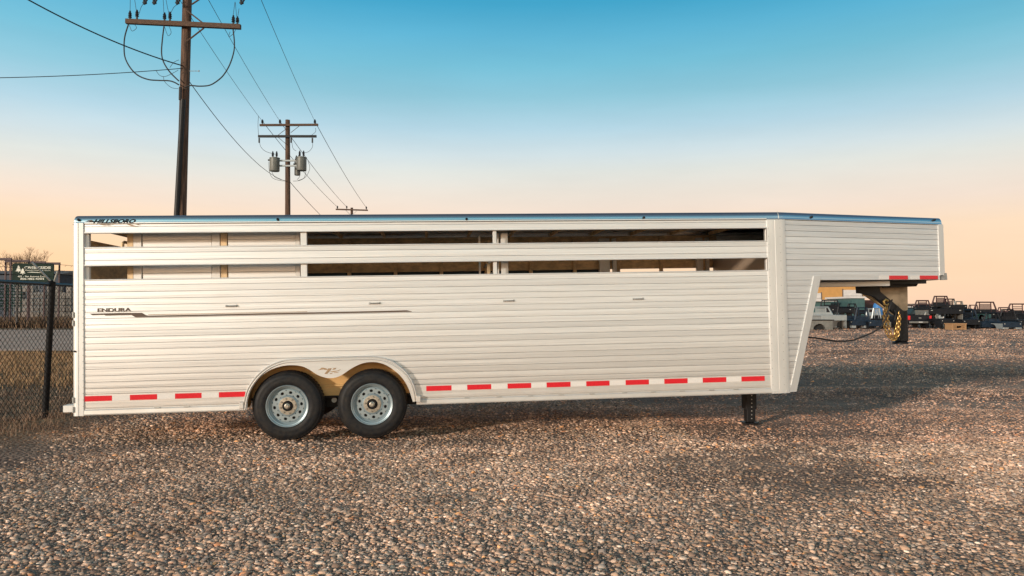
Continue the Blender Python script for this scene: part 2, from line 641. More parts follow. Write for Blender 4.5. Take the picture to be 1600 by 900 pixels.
def gravel():
    P = []

    def zone(y0, y1, dens, sc):
        n = int(dens * .80 * (y1 * y1 - y0 * y0) * 1.0)
        yy = np.sqrt(rng.uniform(y0 * y0, y1 * y1, n))
        xx = rng.uniform(-.80, .80, n) * yy
        P.append(np.stack([xx, yy, np.full(n, sc)], 1))
    zone(3.0, 7.5, 2700, 1.0)
    zone(7.5, 12, 1900, 1.08)
    zone(12, 18, 800, 1.35)
    zone(18, 30, 280, 1.8)
    zone(30, 50, 85, 2.6)
    zone(50, 76, 36, 3.6)
    A = np.concatenate(P)
    x, y, sc = A.T
    patch = pnoise(x, y, 1.1, 3)
    fine = pnoise(x, y, 4.0, 5)
    keep = (rng.random(len(x)) < np.clip(.80 + .55 * patch + .35 * fine, .18, 1))
    # thins out into the grass on the left
    edge = -5.45 + .35 * np.sin(y * 1.1) + .25 * np.sin(y * 2.7)
    keep &= rng.random(len(x)) < np.clip((x - edge) / .5, .02, 1)
    far_thin = rng.random(len(x)) < np.where((x > 2.0) & (y > 9), .62, 1)
    keep &= far_thin
    bare = pnoise(x * .5, y * 1.2, .9, 33)
    keep &= rng.random(len(x)) < np.where(bare > .45, .45, 1)
    x, y, sc, patch, fine = (a[keep] for a in (x, y, sc, patch, fine))
    n = len(x)
    d = np.exp(rng.normal(np.log(.0190), .40, n)) * sc
    d = np.clip(d, .010, .11)
    d = np.where((y < 14) & (d > .055), .055, d)
    d *= np.where((x > 2.0) & (y > 9), .85, 1)
    z = terrain(x, y) + d * rng.uniform(-.06, .12, n)
    sx = d * rng.uniform(.45, .62, n)
    sy = d * rng.uniform(.38, .52, n)
    sz = d * rng.uniform(.18, .32, n)
    rot = np.stack([rng.normal(0, .20, n), rng.normal(0, .20, n), rng.uniform(0, 6.28, n)], 1)
    pal = np.array([(.30, .225, .175), (.36, .28, .225), (.22, .165, .135), (.15, .115, .10), (.42, .34, .285), (.29, .25, .225),
                    (.20, .185, .18), (.10, .085, .08), (.52, .44, .38), (.46, .28, .15), (.36, .19, .11), (.58, .52, .47)])
    pr = np.array([.18, .16, .16, .10, .11, .09, .07, .05, .04, .018, .015, .017])
    ci = rng.choice(len(pal), n, p=pr / pr.sum())
    c = pal[ci] * rng.uniform(.72, 1.35, n)[:, None]
    c = c * .95 + c.mean(0) * .05
    br = np.clip(1.0 + .30 * fine + .28 * patch, .6, 1.5)
    c = c * br[:, None] * np.array([2.06, 1.68, 1.43])
    big = pnoise(x * .35, y * 1.0, 1.0, 17)
    c = c * np.clip(.98 + .20 * big, .74, 1.15)[:, None]
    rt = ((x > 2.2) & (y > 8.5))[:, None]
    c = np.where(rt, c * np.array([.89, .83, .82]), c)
    me = bpy.data.meshes.new('gravel')
    me.vertices.add(n)
    me.vertices.foreach_set('co', np.stack([x, y, z], 1).ravel())
    a = me.attributes.new('pscale', 'FLOAT_VECTOR', 'POINT')
    a.data.foreach_set('vector', np.stack([sx, sy, sz], 1).astype(np.float32).ravel())
    a = me.attributes.new('prot', 'FLOAT_VECTOR', 'POINT')
    a.data.foreach_set('vector', rot.astype(np.float32).ravel())
    a = me.attributes.new('pcol', 'FLOAT_COLOR', 'POINT')
    a.data.foreach_set('color', np.concatenate([c, np.ones((n, 1))], 1).astype(np.float32).ravel())
    a = me.attributes.new('pidx', 'INT', 'POINT')
    a.data.foreach_set('value', rng.integers(0, 5, n).astype(np.int32))
    o = bpy.data.objects.new('gravel', me)
    COL.objects.link(o)
    m = bpy.data.materials.new('pebble')
    m.use_nodes = True
    t = m.node_tree
    at = t.nodes.new('ShaderNodeAttribute')
    at.attribute_type = 'INSTANCER'
    at.attribute_name = 'pcol'
    b = t.nodes['Principled BSDF']
    b.inputs['Roughness'].default_value = .75
    b.inputs['Specular IOR Level'].default_value = .3
    no = t.nodes.new('ShaderNodeTexNoise')
    no.inputs['Scale'].default_value = 2.5
    no.inputs['Detail'].default_value = 4
    cc = t.nodes.new('ShaderNodeTexCoord')
    t.links.new(cc.outputs['Object'], no.inputs['Vector'])
    mm = t.nodes.new('ShaderNodeMix')
    mm.data_type = 'RGBA'
    mm.blend_type = 'MULTIPLY'
    mm.inputs[0].default_value = .5
    t.links.new(at.outputs['Color'], mm.inputs[6])
    t.links.new(no.outputs['Color'], mm.inputs[7])
    t.links.new(mm.outputs[2], b.inputs['Base Color'])
    t.links.new(at.outputs['Color'], b.inputs['Base Color'])
    # geometry nodes
    ng = bpy.data.node_groups.new('gravel_scatter', 'GeometryNodeTree')
    ng.interface.new_socket('Geometry', in_out='INPUT', socket_type='NodeSocketGeometry')
    ng.interface.new_socket('Geometry', in_out='OUTPUT', socket_type='NodeSocketGeometry')
    nn, ll = ng.nodes.new, ng.links.new
    gi, go = nn('NodeGroupInput'), nn('NodeGroupOutput')
    join = nn('GeometryNodeGeometryToInstance')
    for k in range(5):
        ico = nn('GeometryNodeMeshIcoSphere')
        ico.inputs['Radius'].default_value = 1
        ico.inputs['Subdivisions'].default_value = 2
        sp = nn('GeometryNodeSetPosition')
        noi = nn('ShaderNodeTexNoise')
        noi.noise_dimensions = '4D'
        noi.inputs['Scale'].default_value = .8
        noi.inputs['Detail'].default_value = 1.0
        noi.inputs['W'].default_value = 3.7 * k + 1
        sub = nn('ShaderNodeVectorMath')
        sub.operation = 'SUBTRACT'
        sub.inputs[1].default_value = (.5, .5, .5)
        scl = nn('ShaderNodeVectorMath')
        scl.operation = 'SCALE'
        scl.inputs['Scale'].default_value = 1.5
        ll(noi.outputs['Color'], sub.inputs[0])
        ll(sub.outputs[0], scl.inputs[0])
        ll(ico.outputs['Mesh'], sp.inputs['Geometry'])
        ll(scl.outputs[0], sp.inputs['Offset'])
        sm = nn('GeometryNodeSetShadeSmooth')
        ll(sp.outputs[0], sm.inputs[0])
        stm = nn('GeometryNodeSetMaterial')
        stm.inputs['Material'].default_value = m
        ll(sm.outputs[0], stm.inputs['Geometry'])
        ll(stm.outputs[0], join.inputs[0])
    inst = nn('GeometryNodeInstanceOnPoints')
    m2p = nn('GeometryNodeMeshToPoints')
    ll(gi.outputs[0], m2p.inputs[0])
    ll(m2p.outputs[0], inst.inputs['Points'])
    ll(join.outputs[0], inst.inputs['Instance'])
    inst.inputs['Pick Instance'].default_value = True

    def na(name, typ):
        q = nn('GeometryNodeInputNamedAttribute')
        q.data_type = typ
        q.inputs['Name'].default_value = name
        return q.outputs['Attribute']
    ll(na('pidx', 'INT'), inst.inputs['Instance Index'])
    e2r = nn('FunctionNodeEulerToRotation')
    ll(na('prot', 'FLOAT_VECTOR'), e2r.inputs[0])
    ll(e2r.outputs[0], inst.inputs['Rotation'])
    ll(na('pscale', 'FLOAT_VECTOR'), inst.inputs['Scale'])
    ll(inst.outputs[0], go.inputs[0])
    md = o.modifiers.new('scatter', 'NODES')
    md.node_group = ng
    tag(o, 'loose rounded brown, grey and tan gravel covering the yard', None, kind='stuff')
    print('pebbles', n)


gravel()


# ------------------------------------------------------------------ dry grass
def blades(name, pts, hmin, hmax, wd, cols, label, lean=.5):
    """pts: (n,2) positions"""
    n = len(pts)
    x, y = pts.T
    z = terrain(x, y)
    h = rng.uniform(hmin, hmax, n)
    a = rng.uniform(0, 6.28, n)
    ln = rng.uniform(.1, lean, n) * h
    ww = rng.uniform(.6, 1.3, n) * wd
    px, py = np.cos(a), np.sin(a)
    b = rng.uniform(0, 6.28, n)
    lx, ly = np.cos(b) * ln, np.sin(b) * ln
    v0 = np.stack([x - px * ww, y - py * ww, z - .01], 1)
    v1 = np.stack([x + px * ww, y + py * ww, z - .01], 1)
    v2 = np.stack([x + lx * .4 - px * ww * .7, y + ly * .4 - py * ww * .7, z + h * .6], 1)
    v3 = np.stack([x + lx * .4 + px * ww * .7, y + ly * .4 + py * ww * .7, z + h * .6], 1)
    v4 = np.stack([x + lx, y + ly, z + h * .95], 1)
    V = np.stack([v0, v1, v3, v2, v4], 1).reshape(-1, 3)
    i = np.arange(n) * 5
    F = [(k, k + 1, k + 2, k + 3) for k in i] + [(k + 3, k + 2, k + 4) for k in i]
    me = bpy.data.meshes.new(name)
    me.from_pydata(V.tolist(), [], F)
    m = bpy.data.materials.new(name + '_straw')
    m.use_nodes = True
    t = m.node_tree
    bs = t.nodes['Principled BSDF']
    bs.inputs['Roughness'].default_value = .8
    ge = t.nodes.new('ShaderNodeNewGeometry')
    cr = t.nodes.new('ShaderNodeValToRGB')
    cr.color_ramp.elements[0].color = (*cols[0], 1)
    cr.color_ramp.elements[1].color = (*cols[-1], 1)
    for k, c in enumerate(cols[1:-1]):
        e = cr.color_ramp.elements.new((k + 1) / (len(cols) - 1))
        e.color = (*c, 1)
    t.links.new(ge.outputs['Random Per Island'], cr.inputs[0])
    t.links.new(cr.outputs[0], bs.inputs['Base Color'])
    me.materials.append(m)
    o = bpy.data.objects.new(name, me)
    COL.objects.link(o)
    return tag(o, label, None, kind='stuff')


def wedge(n, y0, y1, a0, a1):
    y = np.sqrt(rng.uniform(y0 * y0, y1 * y1, n))
    return np.stack([rng.uniform(a0, a1, n) * y, y], 1)


straw = [(.12, .07, .05), (.27, .16, .10), (.42, .27, .18), (.34, .23, .18)]
p1 = wedge(26000, 6.5, 14, -.90, -.40)
p1 = p1[(p1[:, 0] < -5.3 - .5 * rng.random(len(p1))) & (rng.random(len(p1)) < np.clip(.45 + .7 * pnoise(p1[:, 0], p1[:, 1], 2.5, 9), .08, 1))]
blades('dry_grass', p1, .03, .13, .0028, straw, 'short dry straw grass along the foot of the black fence', .9)
p2 = wedge(36000, 13.5, 26, -.80, -.48)
p2 = p2[rng.random(len(p2)) < np.clip(.55 + .8 * pnoise(p2[:, 0] * .5, p2[:, 1], 1.4, 21), .05, 1)]
blades('tall_grass', p2, .04, .17, .006, [(.20, .11, .06), (.52, .30, .14), (.62, .38, .20), (.36, .20, .12)],
       'golden dry grass strip between the fence and the road', .7)
p3 = wedge(14000, 63, 72, -.80, -.50)
blades('roadside_brush', p3, .3, 1.15, .03, [(.07, .05, .04), (.20, .12, .07), (.34, .21, .12), (.12, .08, .06)],
       'brown dry brush on the far side of the road', .6)

# broken straw stalks lying about on the gravel
p4 = wedge(900, 4, 20, -.72, .72)
p4[:, 0] += 0
lt = blades('straw_litter', p4, .015, .035, .0022, [(.30, .20, .12), (.50, .38, .25), (.20, .13, .08)],
            'scattered dry straw stalks lying on the gravel', 3.0)
p5 = wedge(2600, 8.5, 15, -.60, -.05)
p5 = p5[pnoise(p5[:, 0], p5[:, 1], 2.0, 41) > .25]
blades('gravel_weeds', p5, .02, .07, .0026, straw, 'small dry weeds poking through the gravel beneath the trailer', .8)

# road behind the fence
b = MB()
b.add([(-300, 29, .02), (-14, 27, .02), (-14, 56, .02), (-300, 62, .02)], [(0, 1, 2, 3)])
M['road'] = mat('worn_grey_road', (.70, .48, .38), .95, 0, .25, .35, (1, 3, 1), .9, 12, spec=.05)
b.build('road', 'road', kind='structure')
# low bank beyond the road
b = MB()
b.prism([(-300, 64, -.3), (-300, 68, .75), (-300, 90, .8), (-300, 96, -.3)], [(-24, 64, -.3), (-26, 68, .75), (-26, 90, .8), (-24, 96, -.3)])
M['bank'] = mat('earth_bank', (.16, .10, .07), .9, 0, .5, 1.2)
b.build('earth_bank', 'bank', kind='structure')

# ------------------------------------------------------------------ TRAILER
PSI, PHI = R(6.0), R(1.1)
ex = Vector((math.cos(PSI) * math.cos(PHI), math.sin(PSI) * math.cos(PHI), math.sin(PHI)))
ey = Vector((-math.sin(PSI), math.cos(PSI), 0))
ez = ex.cross(ey)
ORG = W(113, 648.5, 8.1)
TM = Matrix((ex, ey, ez)).transposed().to_4x4()
TM.translation = ORG
trailer = bpy.data.objects.new('livestock_trailer', None)
trailer.empty_display_size = .5
COL.objects.link(trailer)
trailer.matrix_world = TM
tag(trailer, 'long silver aluminium gooseneck livestock trailer with slotted sides and tandem wheels on the gravel', 'trailer')
TI = TM.inverted()
CL = TI @ CAM
WID = 2.1


def P(px, py, off=0.0):
    d = TI.to_3x3() @ ray(px, py)
    t = (off - CL.y) / d.y
    q = CL + d * t
    return q.x, q.z


def PX(px, py, off=0.0):
    return P(px, py, off)[0]


def PZ(px, py, off=0.0):
    return P(px, py, off)[1]


H = PZ(600, 335.0, .05)          # roof top
LC = PX(1227, 560)               # where the side turns into the nose
LP = PX(1204, 560)               # inner edge of the corner post
ALPHA = R(15.5)
ca, sa = math.cos(ALPHA), math.sin(ALPHA)


def NP(s, o, z):
    """point on the tapered nose side: s along, o inward"""
    return (LC + s * ca - o * sa, s * sa + o * ca, z)


def PN(px, py, o=0.0):
    d = TI.to_3x3() @ ray(px, py)
    n = Vector((sa, -ca, 0))
    p0 = Vector(NP(0, o, 0))
    t = (p0 - CL).dot(n) / d.dot(n)
    q = CL + d * t
    return ((q.x - LC + o * sa) * ca + (q.y - o * ca) * sa, q.z)


def plank_profile(z0, z1):
    m = (z0 + z1) / 2
    return [(.026, z0), (.015, z0), (.015, z0 + .0012), (.0, z0 + .0044), (-.0006, m), (-.0004, z1 - .002), (.001, z1 - .0005), (.026, z1 - .0005)]


def plank(z0, z1, x0, x1, m='alu_plank', name='side_plank', x0t=None, x1t=None):
    pr = plank_profile(z0, z1)
    b = MB()
    x0t = x0 if x0t is None else x0t
    x1t = x1 if x1t is None else x1t
    u = lambda z: (z - z0) / (z1 - z0)
    b.prism([(x0 + (x0t - x0) * u(z), y, z) for y, z in pr], [(x1 + (x1t - x1) * u(z), y, z) for y, z in pr])
    return b.build(name, m, trailer, smooth=False)


# z of the plank lines, read along the left end
zl = [PZ(150, y) for y in (436.5, 446.4, 457.0, 467.5, 477.5, 487.8, 498, 508, 518, 527.5, 537.3, 547, 557.4, 567.4, 577.2, 587.3, 597.4, 607.5, 616)]
Z_TAPE0, Z_TAPE1 = PZ(150, 638), zl[-1]
Z_SL = (PZ(150, 436.5), PZ(150, 416))      # lower slot
Z_SU = (PZ(150, 386), PZ(150, 364.8))      # upper slot
Z_CAP = PZ(150, 350.2)
X_A, X_B = PX(132, 500), LP

# fender outline, on the plane 9 cm outside the wall
FO = -.06
out_px = [(379, 640), (380.5, 629), (384, 613), (388, 604), (394, 595), (403, 584), (414, 575), (424, 569), (434.5, 565), (446, 562), (465, 561), (511, 559),
          (550, 557.8), (578, 557.2), (590, 557.6), (600, 559.3), (615, 565), (630, 576.5), (638, 585), (644, 595), (648, 605), (651, 617), (652, 627)]
in_px = [(386, 641), (386.5, 628), (389, 613), (393, 605), (398.5, 597.5), (406, 589), (414, 583), (422, 578), (430, 575), (438, 572.5), (446, 571), (456, 570.5), (466, 571), (473, 572.6),
         (480, 575.5), (487, 580), (493, 584), (499, 587.2), (505, 589.4), (511, 590.8), (517, 591), (523, 590.4), (529, 588.6), (535, 585.5),
         (540, 582), (546, 577.6), (552, 574), (558, 570.8), (565, 568), (574, 566), (583, 565.5), (591, 566.3), (599, 568.5), (607, 572.5), (614.5, 577.5), (622, 583.5),
         (629, 591), (635, 600), (639.5, 610), (643, 621), (645, 628)]
out_w = [P(x, y, FO) for x, y in out_px]
in_w = [P(x, y, FO) for x, y in in_px]


def arch_x(z):
    """x-range of the fender outline at height z"""
    xs = []
    for (xa, za), (xb, zb) in zip(out_w[:-1], out_w[1:]):
        if (za - z) * (zb - z) <= 0 and za != zb:
            xs.append(xa + (xb - xa) * (z - za) / (zb - za))
    return (min(xs), max(xs)) if len(xs) >= 2 else None


ZARCH = max(q[1] for q in out_w)


def wall_band(z0, z1, **k):
    if z1 > ZARCH - .004:
        plank(z0, z1, X_A, X_B, **k)
        return
    lo = arch_x(max(z0, out_w[-1][1] + .002, out_w[0][1] + .002))
    hi = arch_x(min(z1, ZARCH - .012))
    e = .022
    plank(z0, z1, X_A, lo[0] + e, x1t=hi[0] + e, **k)
    plank(z0, z1, lo[1] - e, X_B, x0t=hi[1] - e, **k)


for z1, z0 in zip(zl[:-1], zl[1:]):
    wall_band(z0, z1)
wall_band(Z_TAPE0, Z_TAPE1, name='lower_plank')
# base rail
zr = PZ(150, 648.5)
ax = (out_w[0][0] + .02, out_w[-1][0] - .01)
for a, c in ((X_A, ax[0]), (ax[1], LC + .005)):
    b = MB()
    pr = [(.05, zr), (-.012, zr), (-.016, zr + .012), (-.012, zr + .05), (-.003, zr + .062), (-.003, Z_TAPE0), (.05, Z_TAPE0)]
    b.prism([(a, y, z) for y, z in pr], [(c, y, z) for y, z in pr])
    b.build('base_rail', 'alu', trailer)
# small tie-down slots along the base rail
for px in (246, 292, 730, 780, 829, 877, 925, 976, 1021, 1066, 1112, 1150):
    x = PX(px, 636)
    b = MB().box(x - .03, x + .03, -.018, -.006, zr + .058, zr + .066)
    b.build('rail_clip', 'galv', trailer)
# slot bands
mz = [Z_SL[1], PZ(150, 407), PZ(150, 395.6), Z_SU[0]]
for a, c in zip(mz[:-1], mz[1:]):
    plank(a, c, X_A, X_B)
plank(Z_SU[1], PZ(150, 354.4), X_A, X_B)
plank(PZ(150, 354.4), Z_CAP + .02, X_A, X_B)
# lips of the slots
for z, s in ((Z_SL[0], -1), (Z_SL[1], 1), (Z_SU[0], -1), (Z_SU[1], 1)):
    b = MB().bbox(X_A, X_B, -.010, .03, min(z, z + s * .014), max(z, z + s * .014), .004)
    b.build('slot_lip', 'alu', trailer)
# uprights behind the wall
for a, c in ((X_A - .001, PX(137.5, 376)), (PX(469.5, 376, .03), PX(479.5, 376, .03)), (PX(770, 373, .03), PX(776, 373, .03)), (PX(1196, 373, .03), X_B + .01)):
    b = MB().bbox(a, c, .026, .075, .95 if .3 < a < 4.5 else .05, Z_CAP + .01, .004)
    b.build('wall_upright', 'alu_post', trailer)

# rear corner post (round-nosed) with hinge seam
xa = PX(113, 500)
prof = []
for k in range(7):
    t = math.pi / 2 * k / 6
    prof.append((.045 - .045 * math.sin(math.pi / 2 - t) if False else xa + .045 * (1 - math.cos(t)) if False else xa + .045 - .045 * math.cos(t), .045 - .045 * math.sin(t) - .014))
prof = prof + [(xa + .065, -.014), (xa + .068, -.008), (xa + .073, -.008), (xa + .076, -.014), (X_A - .006, -.014), (X_A + .002, -.002), (X_A + .002, .05), (xa, .05)]
ztop = PZ(113, 348.5)
MB().prism([(x, y, zr - .004) for x, y in prof], [(x, y, ztop) for x, y in prof]).build('rear_corner_post', 'alu_post', trailer, smooth=True)
for py in (492, 505, 625, 640):
    z = PZ(116, py)
    MB().tube([(xa + .016, -.02, z - .03), (xa + .016, -.02, z + .03)], .009, 8).build('hinge_pin', 'galv', trailer, smooth=True)
zc = PZ(118, 549)
MB().lathe([(0, -.024), (.011, -.024), (.011, -.010)], 12, 'y', (PX(118, 549), 0, zc)).build('door_bolt', 'black', trailer)
# riveted edge strip
b = MB()
z = zr + .1
while z < Z_SL[0] - .02:
    b.lathe([(0, -.019), (.004, -.019), (.005, -.014)], 6, 'y', (X_A - .010, 0, z))
    z += .07
b.build('rivet_row', 'galv', trailer, kind='stuff')

b = MB()
z = zr + .1
while z < H - .15:
    b.lathe([(0, -.019), (.004, -.019), (.005, -.014)], 6, 'y', (LP + .012, 0, z))
    b.lathe([(0, -.019), (.004, -.019), (.005, -.014)], 6, 'y', (LC - .028, 0, z))
    z += .10
b.build('rivet_row', 'galv', trailer, kind='stuff')
# front corner post: flat on the side, folded round onto the nose
b = MB()
s1 = PN(1224, 480)[0] * 0 + .035
pl = [(LP, -.014, 0), (LC - .01, -.014, 0)]
loop = [(LP - .003, .0), (LP - .003, -.012), (LP + .004, -.015), (LP + (LC - LP) * .48, -.015), (LP + (LC - LP) * .5, -.011), (LP + (LC - LP) * .52, -.015), (LC - .012, -.015)]
q = NP(.012, -.014, 0)
loop += [(q[0], q[1])]
q = NP(.045, -.012, 0)
loop += [(q[0], q[1])]
q = NP(.048, .02, 0)
loop += [(q[0], q[1]), (LC - .01, .05), (LP - .003, .05)]
b.prism([(x, y, zr - .004) for x, y in loop], [(x, y, H - .098) for x, y in loop])
b.build('front_corner_post', 'alu_post', trailer, smooth=True)

# nose side planks
nose_end = PN(1467, 390)[0]
NB = PN(1380, 437.8)[1]           # underside of the neck
NT = PN(1380, 347)[1]
ny_ = [347, 355.5, 365.5, 373.6, 382.3, 389.5, 398, 407, 415.5, 424.4]
nz = [PN(1330, y)[1] for y in (345.5, 354.5, 363.2, 371.8, 381.3, 389.5, 398, 406.8, 415.7, 424.4, 437.6)]


def nose_plank(z0, z1, s0, e0, e1, name='nose_plank', mm='alu_plank'):
    pr = plank_profile(z0, z1)
    f = lambda z: e0 + (e1 - e0) * (z - z0) / (z1 - z0)
    MB().prism([NP(s0, y, z) for y, z in pr], [NP(f(z), y, z) for y, z in pr]).build(name, mm, trailer)


for z1, z0 in zip(nz[:-1], nz[1:]):
    nose_plank(z0, z1, .048, nose_end, nose_end)
NB = nz[-1]
# lower nose side down to the floor with the slanted leading edge
sb, zb = PN(1238, 612)
st, zt = PN(1274, 437)
nlow = [437.6, 447, 457, 466.5, 476.5, 486, 497.5, 507, 517, 527, 537, 546.5, 556, 565, 574, 583, 592, 602, 612]
zz = [NB] + [PN(1245, y)[1] for y in nlow[1:]]
edge_s = lambda z: sb + (st - sb) * (z - zb) / (zt - zb)
for z1, z0 in zip(zz[:-1], zz[1:]):
    nose_plank(z0, z1, .048, edge_s(z0), edge_s(z1), name='lower_nose_plank')
# slanted edge trim
b = MB()
s2b, z2b = PN(1233.5, 612.5)
s2t, z2t = PN(1271, 431.5)
s3b = PN(1243.5, 612.5)[0]
s3t = PN(1282, 431.5)[0]
b.prism([NP(s2b, -.012, z2b), NP(s3b, -.012, z2b), NP(s3b, .04, z2b), NP(s2b, .04, z2b)],
        [NP(s2t, -.012, z2t), NP(s3t, -.012, z2t), NP(s3t, .04, z2t), NP(s2t, .04, z2t)])
b.build('slanted_edge_trim', 'alu_post', trailer)
# front face of the lower nose, running across the trailer
far_n = lambda s, z, o=0: (LC + s * ca, WID - s * sa, z)
b = MB()
eb, et = s3b - .004, s3t - .004
b.prism([NP(eb, .01, z2b), NP(et, .01, z2t), NP(et - .03, .01, z2t), NP(eb - .03, .01, z2b)],
        [far_n(eb, z2b), far_n(et, z2t), far_n(et - .03, z2t), far_n(eb - .03, z2b)])
b.build('front_wall', 'alu', trailer)
# nose front post and bracket
s0, s1_ = PN(1466.5, 390)[0], PN(1474.5, 390)[0]
zt_ = PN(1470, 351)[1]
b = MB()
b.prism([NP(s0, -.010, NB + .06), NP(s1_ - .01, -.014, NB + .06), NP(s1_ + .005, .0, NB + .06), NP(s1_ + .005, .05, NB + .06), NP(s0, .05, NB + .06)],
        [NP(s0, -.010, zt_), NP(s1_ - .01, -.014, zt_), NP(s1_ + .005, .0, zt_), NP(s1_ + .005, .05, zt_), NP(s0, .05, zt_)])
b.build('nose_corner_post', 'alu_post', trailer, smooth=True)
b = MB()
b.prism([NP(s1_ - .03, -.016, NB - .004), NP(s1_ + .03, -.016, NB - .004), NP(s1_ + .03, .05, NB - .004), NP(s1_ - .03, .05, NB - .004)],
        [NP(s1_ - .03, -.016, NB + .09), NP(s1_ + .022, -.016, NB + .09), NP(s1_ + .022, .05, NB + .09), NP(s1_ - .03, .05, NB + .09)])
b.build('nose_bracket', 'galv', trailer)
# front face of the neck and far nose side
fr = NP(nose_end, .01, 0)
b = MB().box(fr[0] - .02, fr[0] + .015, fr[1] + .02, WID - fr[1] - .02, NB, H - .06)
b.build('nose_front_panel', 'alu', trailer)
b = MB()
b.prism([(LC, WID, NB), (LC, WID, H - .09), (LC, WID - .03, H - .09), (LC, WID - .03, NB)],
        [far_n(nose_end, NB), far_n(nose_end, H - .09), (far_n(nose_end, 0)[0], far_n(nose_end, 0)[1] - .03, H - .09), (far_n(nose_end, 0)[0], far_n(nose_end, 0)[1] - .03, NB)])
b.build('far_nose_panel', 'alu', trailer)
# neck floor
b = MB()
n0, n1 = NP(.02, .03, 0), NP(nose_end, .03, 0)
pl = [(n0[0], n0[1]), (n1[0], n1[1]), (n1[0], WID - n1[1]), (n0[0], WID - n0[1])]
b.prism([(x, y, NB - .004) for x, y in pl], [(x, y, NB + .03) for x, y in pl])
b.build('neck_floor', 'black', trailer)


s_front = s1_ + .012


# roof: rounded perimeter cap and flat sheet
def outline(d, rc=.035, n=7):
    o = .010
    nq = NP(s_front, 0, 0)
    pts = [(-.004 + xa, -o), (LC, -o), (nq[0], nq[1] - o), (nq[0], WID - nq[1] + o), (LC, WID + o), (-.004 + xa, WID + o)]
    m = len(pts)
    res = []
    for i in range(m):
        p0, p1, p2 = Vector(pts[i - 1]), Vector(pts[i]), Vector(pts[(i + 1) % m])
        d0, d1 = (p1 - p0).normalized(), (p2 - p1).normalized()
        n0 = Vector((-d0.y, d0.x))
        n1 = Vector((-d1.y, d1.x))
        bis = (n0 + n1)
        bis = bis / bis.dot(n0)
        r = rc if i in (0, 5) else (.05 if i in (2, 3) else .5)
        rr = max(r - d, .002)
        c = p1 + bis * (d + rr)
        a0 = math.atan2(-n0.y, -n0.x)
        a1 = math.atan2(-n1.y, -n1.x)
        while a1 < a0:
            a1 += 2 * math.pi
        for k in range(n):
            t = a0 + (a1 - a0) * k / (n - 1)
            res.append((c.x + rr * math.cos(t), c.y + rr * math.sin(t)))
    return res


CAPR = H - Z_CAP
FLAT = .15 * CAPR
cap_z = lambda t: Z_CAP + FLAT + (CAPR - FLAT) * math.sin(t)
cap_d = lambda t: .012 + (CAPR - FLAT) * .50 * (1 - math.cos(t))
b = MB()
rings = []
rings.append([(x, y, Z_CAP - .002) for x, y in outline(.02)])
rings.append([(x, y, Z_CAP - .002) for x, y in outline(0)])
for k in range(9):
    t = math.pi / 2 * k / 8
    rings.append([(x, y, cap_z(t)) for x, y in outline(cap_d(t))])
n = len(rings[0])
v = [p for r_ in rings for p in r_]
f = []
for i in range(len(rings) - 1):
    for k in range(n):
        j = (k + 1) % n
        f.append((i * n + k, i * n + j, i * n + n + j, i * n + n + k))
b.add(v, f)
b.build('roof_cap', 'alu_cap', trailer, smooth='all')
b = MB()
DT = cap_d(math.pi / 2)
top = [(x, y, H - .001) for x, y in outline(DT)]
cen = [(x, y, H + .004) for x, y in outline(DT + .35)]
low = [(x, y, H - .012) for x, y in outline(DT)]
n = len(top)
v = low + top + cen
f = [tuple(range(n - 1, -1, -1)), tuple(range(2 * n, 3 * n))]
for i in range(2):
    for k in range(n):
        j = (k + 1) % n
        f.append((i * n + k, i * n + j, i * n + n + j, i * n + n + k))
b.add(v, f)
b.build('roof_sheet', 'alu', trailer)
# cap seam at the fold
b = MB()
x_ = LC - .03
arc = []
for k in range(9):
    t = math.pi / 2 * k / 8
    arc.append((x_, -.011 + cap_d(t), cap_z(t) + .001))
b.tube(arc, .004, 6)
b.build('cap_seam', 'galv', trailer, smooth=True)
# marker lights in the cap
for px, py, nose in ((123, 343.5, 0), (434, 342.5, 0), (729, 342.3, 0), (1006, 340, 0), (1268, 339, 1), (1460, 343.5, 1)):
    if nose:
        s, z = PN(px, py)
        c = Vector(NP(s, -.006, z))
        nn_ = Vector((sa, -ca, 0))
    else:
        x, z = P(px, py, 0)
        c = Vector((x, -.006, z))
        nn_ = Vector((0, -1, 0))
    nn_ = (nn_ + Vector((0, 0, .3))).normalized()
    b = MB().tube([c - nn_ * .03, c + nn_ * .004, c + nn_ * .012], [.015, .015, .009], 12)
    b.build('marker_light', 'black', trailer, smooth=True)

# far wall with the same slots
FY0, FY1 = WID - .025, WID
for a, c in ((zr, Z_SL[0]), (Z_SL[1], Z_SU[0]), (Z_SU[1], Z_CAP + .02)):
    MB().box(.03, LC - .002, FY0, FY1, a, c).build('far_wall_panel', 'alu_int', trailer)
for k in range(13):
    x = .15 + (LC - .4) * k / 12
    MB().bbox(x, x + .05, FY0 - .05, FY0 - .001, .06, H - .1, .004).build('far_wall_upright', 'alu_int', trailer)
for px, w_ in ((936, .16), (957, .06), (1088, .10), (1103, .05)):
    x = PX(px, 415, FY0 - .09)
    MB().bbox(x, x + w_, FY0 - .11, FY0 - .055, .06, H - .12, .006).build('divider_post', 'alu_post', trailer)
# smoked panels closing part of the far lower slot
for a, c in ((480, 770), (776, 938)):
    MB().box(PX(a, 428, WID), PX(c, 428, WID), WID + .002, WID + .008, Z_SL[0] - .01, Z_SL[1] + .01).build('smoked_slot_panel', 'glass', trailer)
# floor
MB().box(.02, LC, .45, WID - .03, zr + .02, zr + .06).build('floor', 'galv', trailer)
for k in range(20):
    x = .2 + k * .4
    MB().box(x, x + .05, .45, WID - .055, zr - .012, zr + .018).build('floor_crossmember', 'galv', trailer)
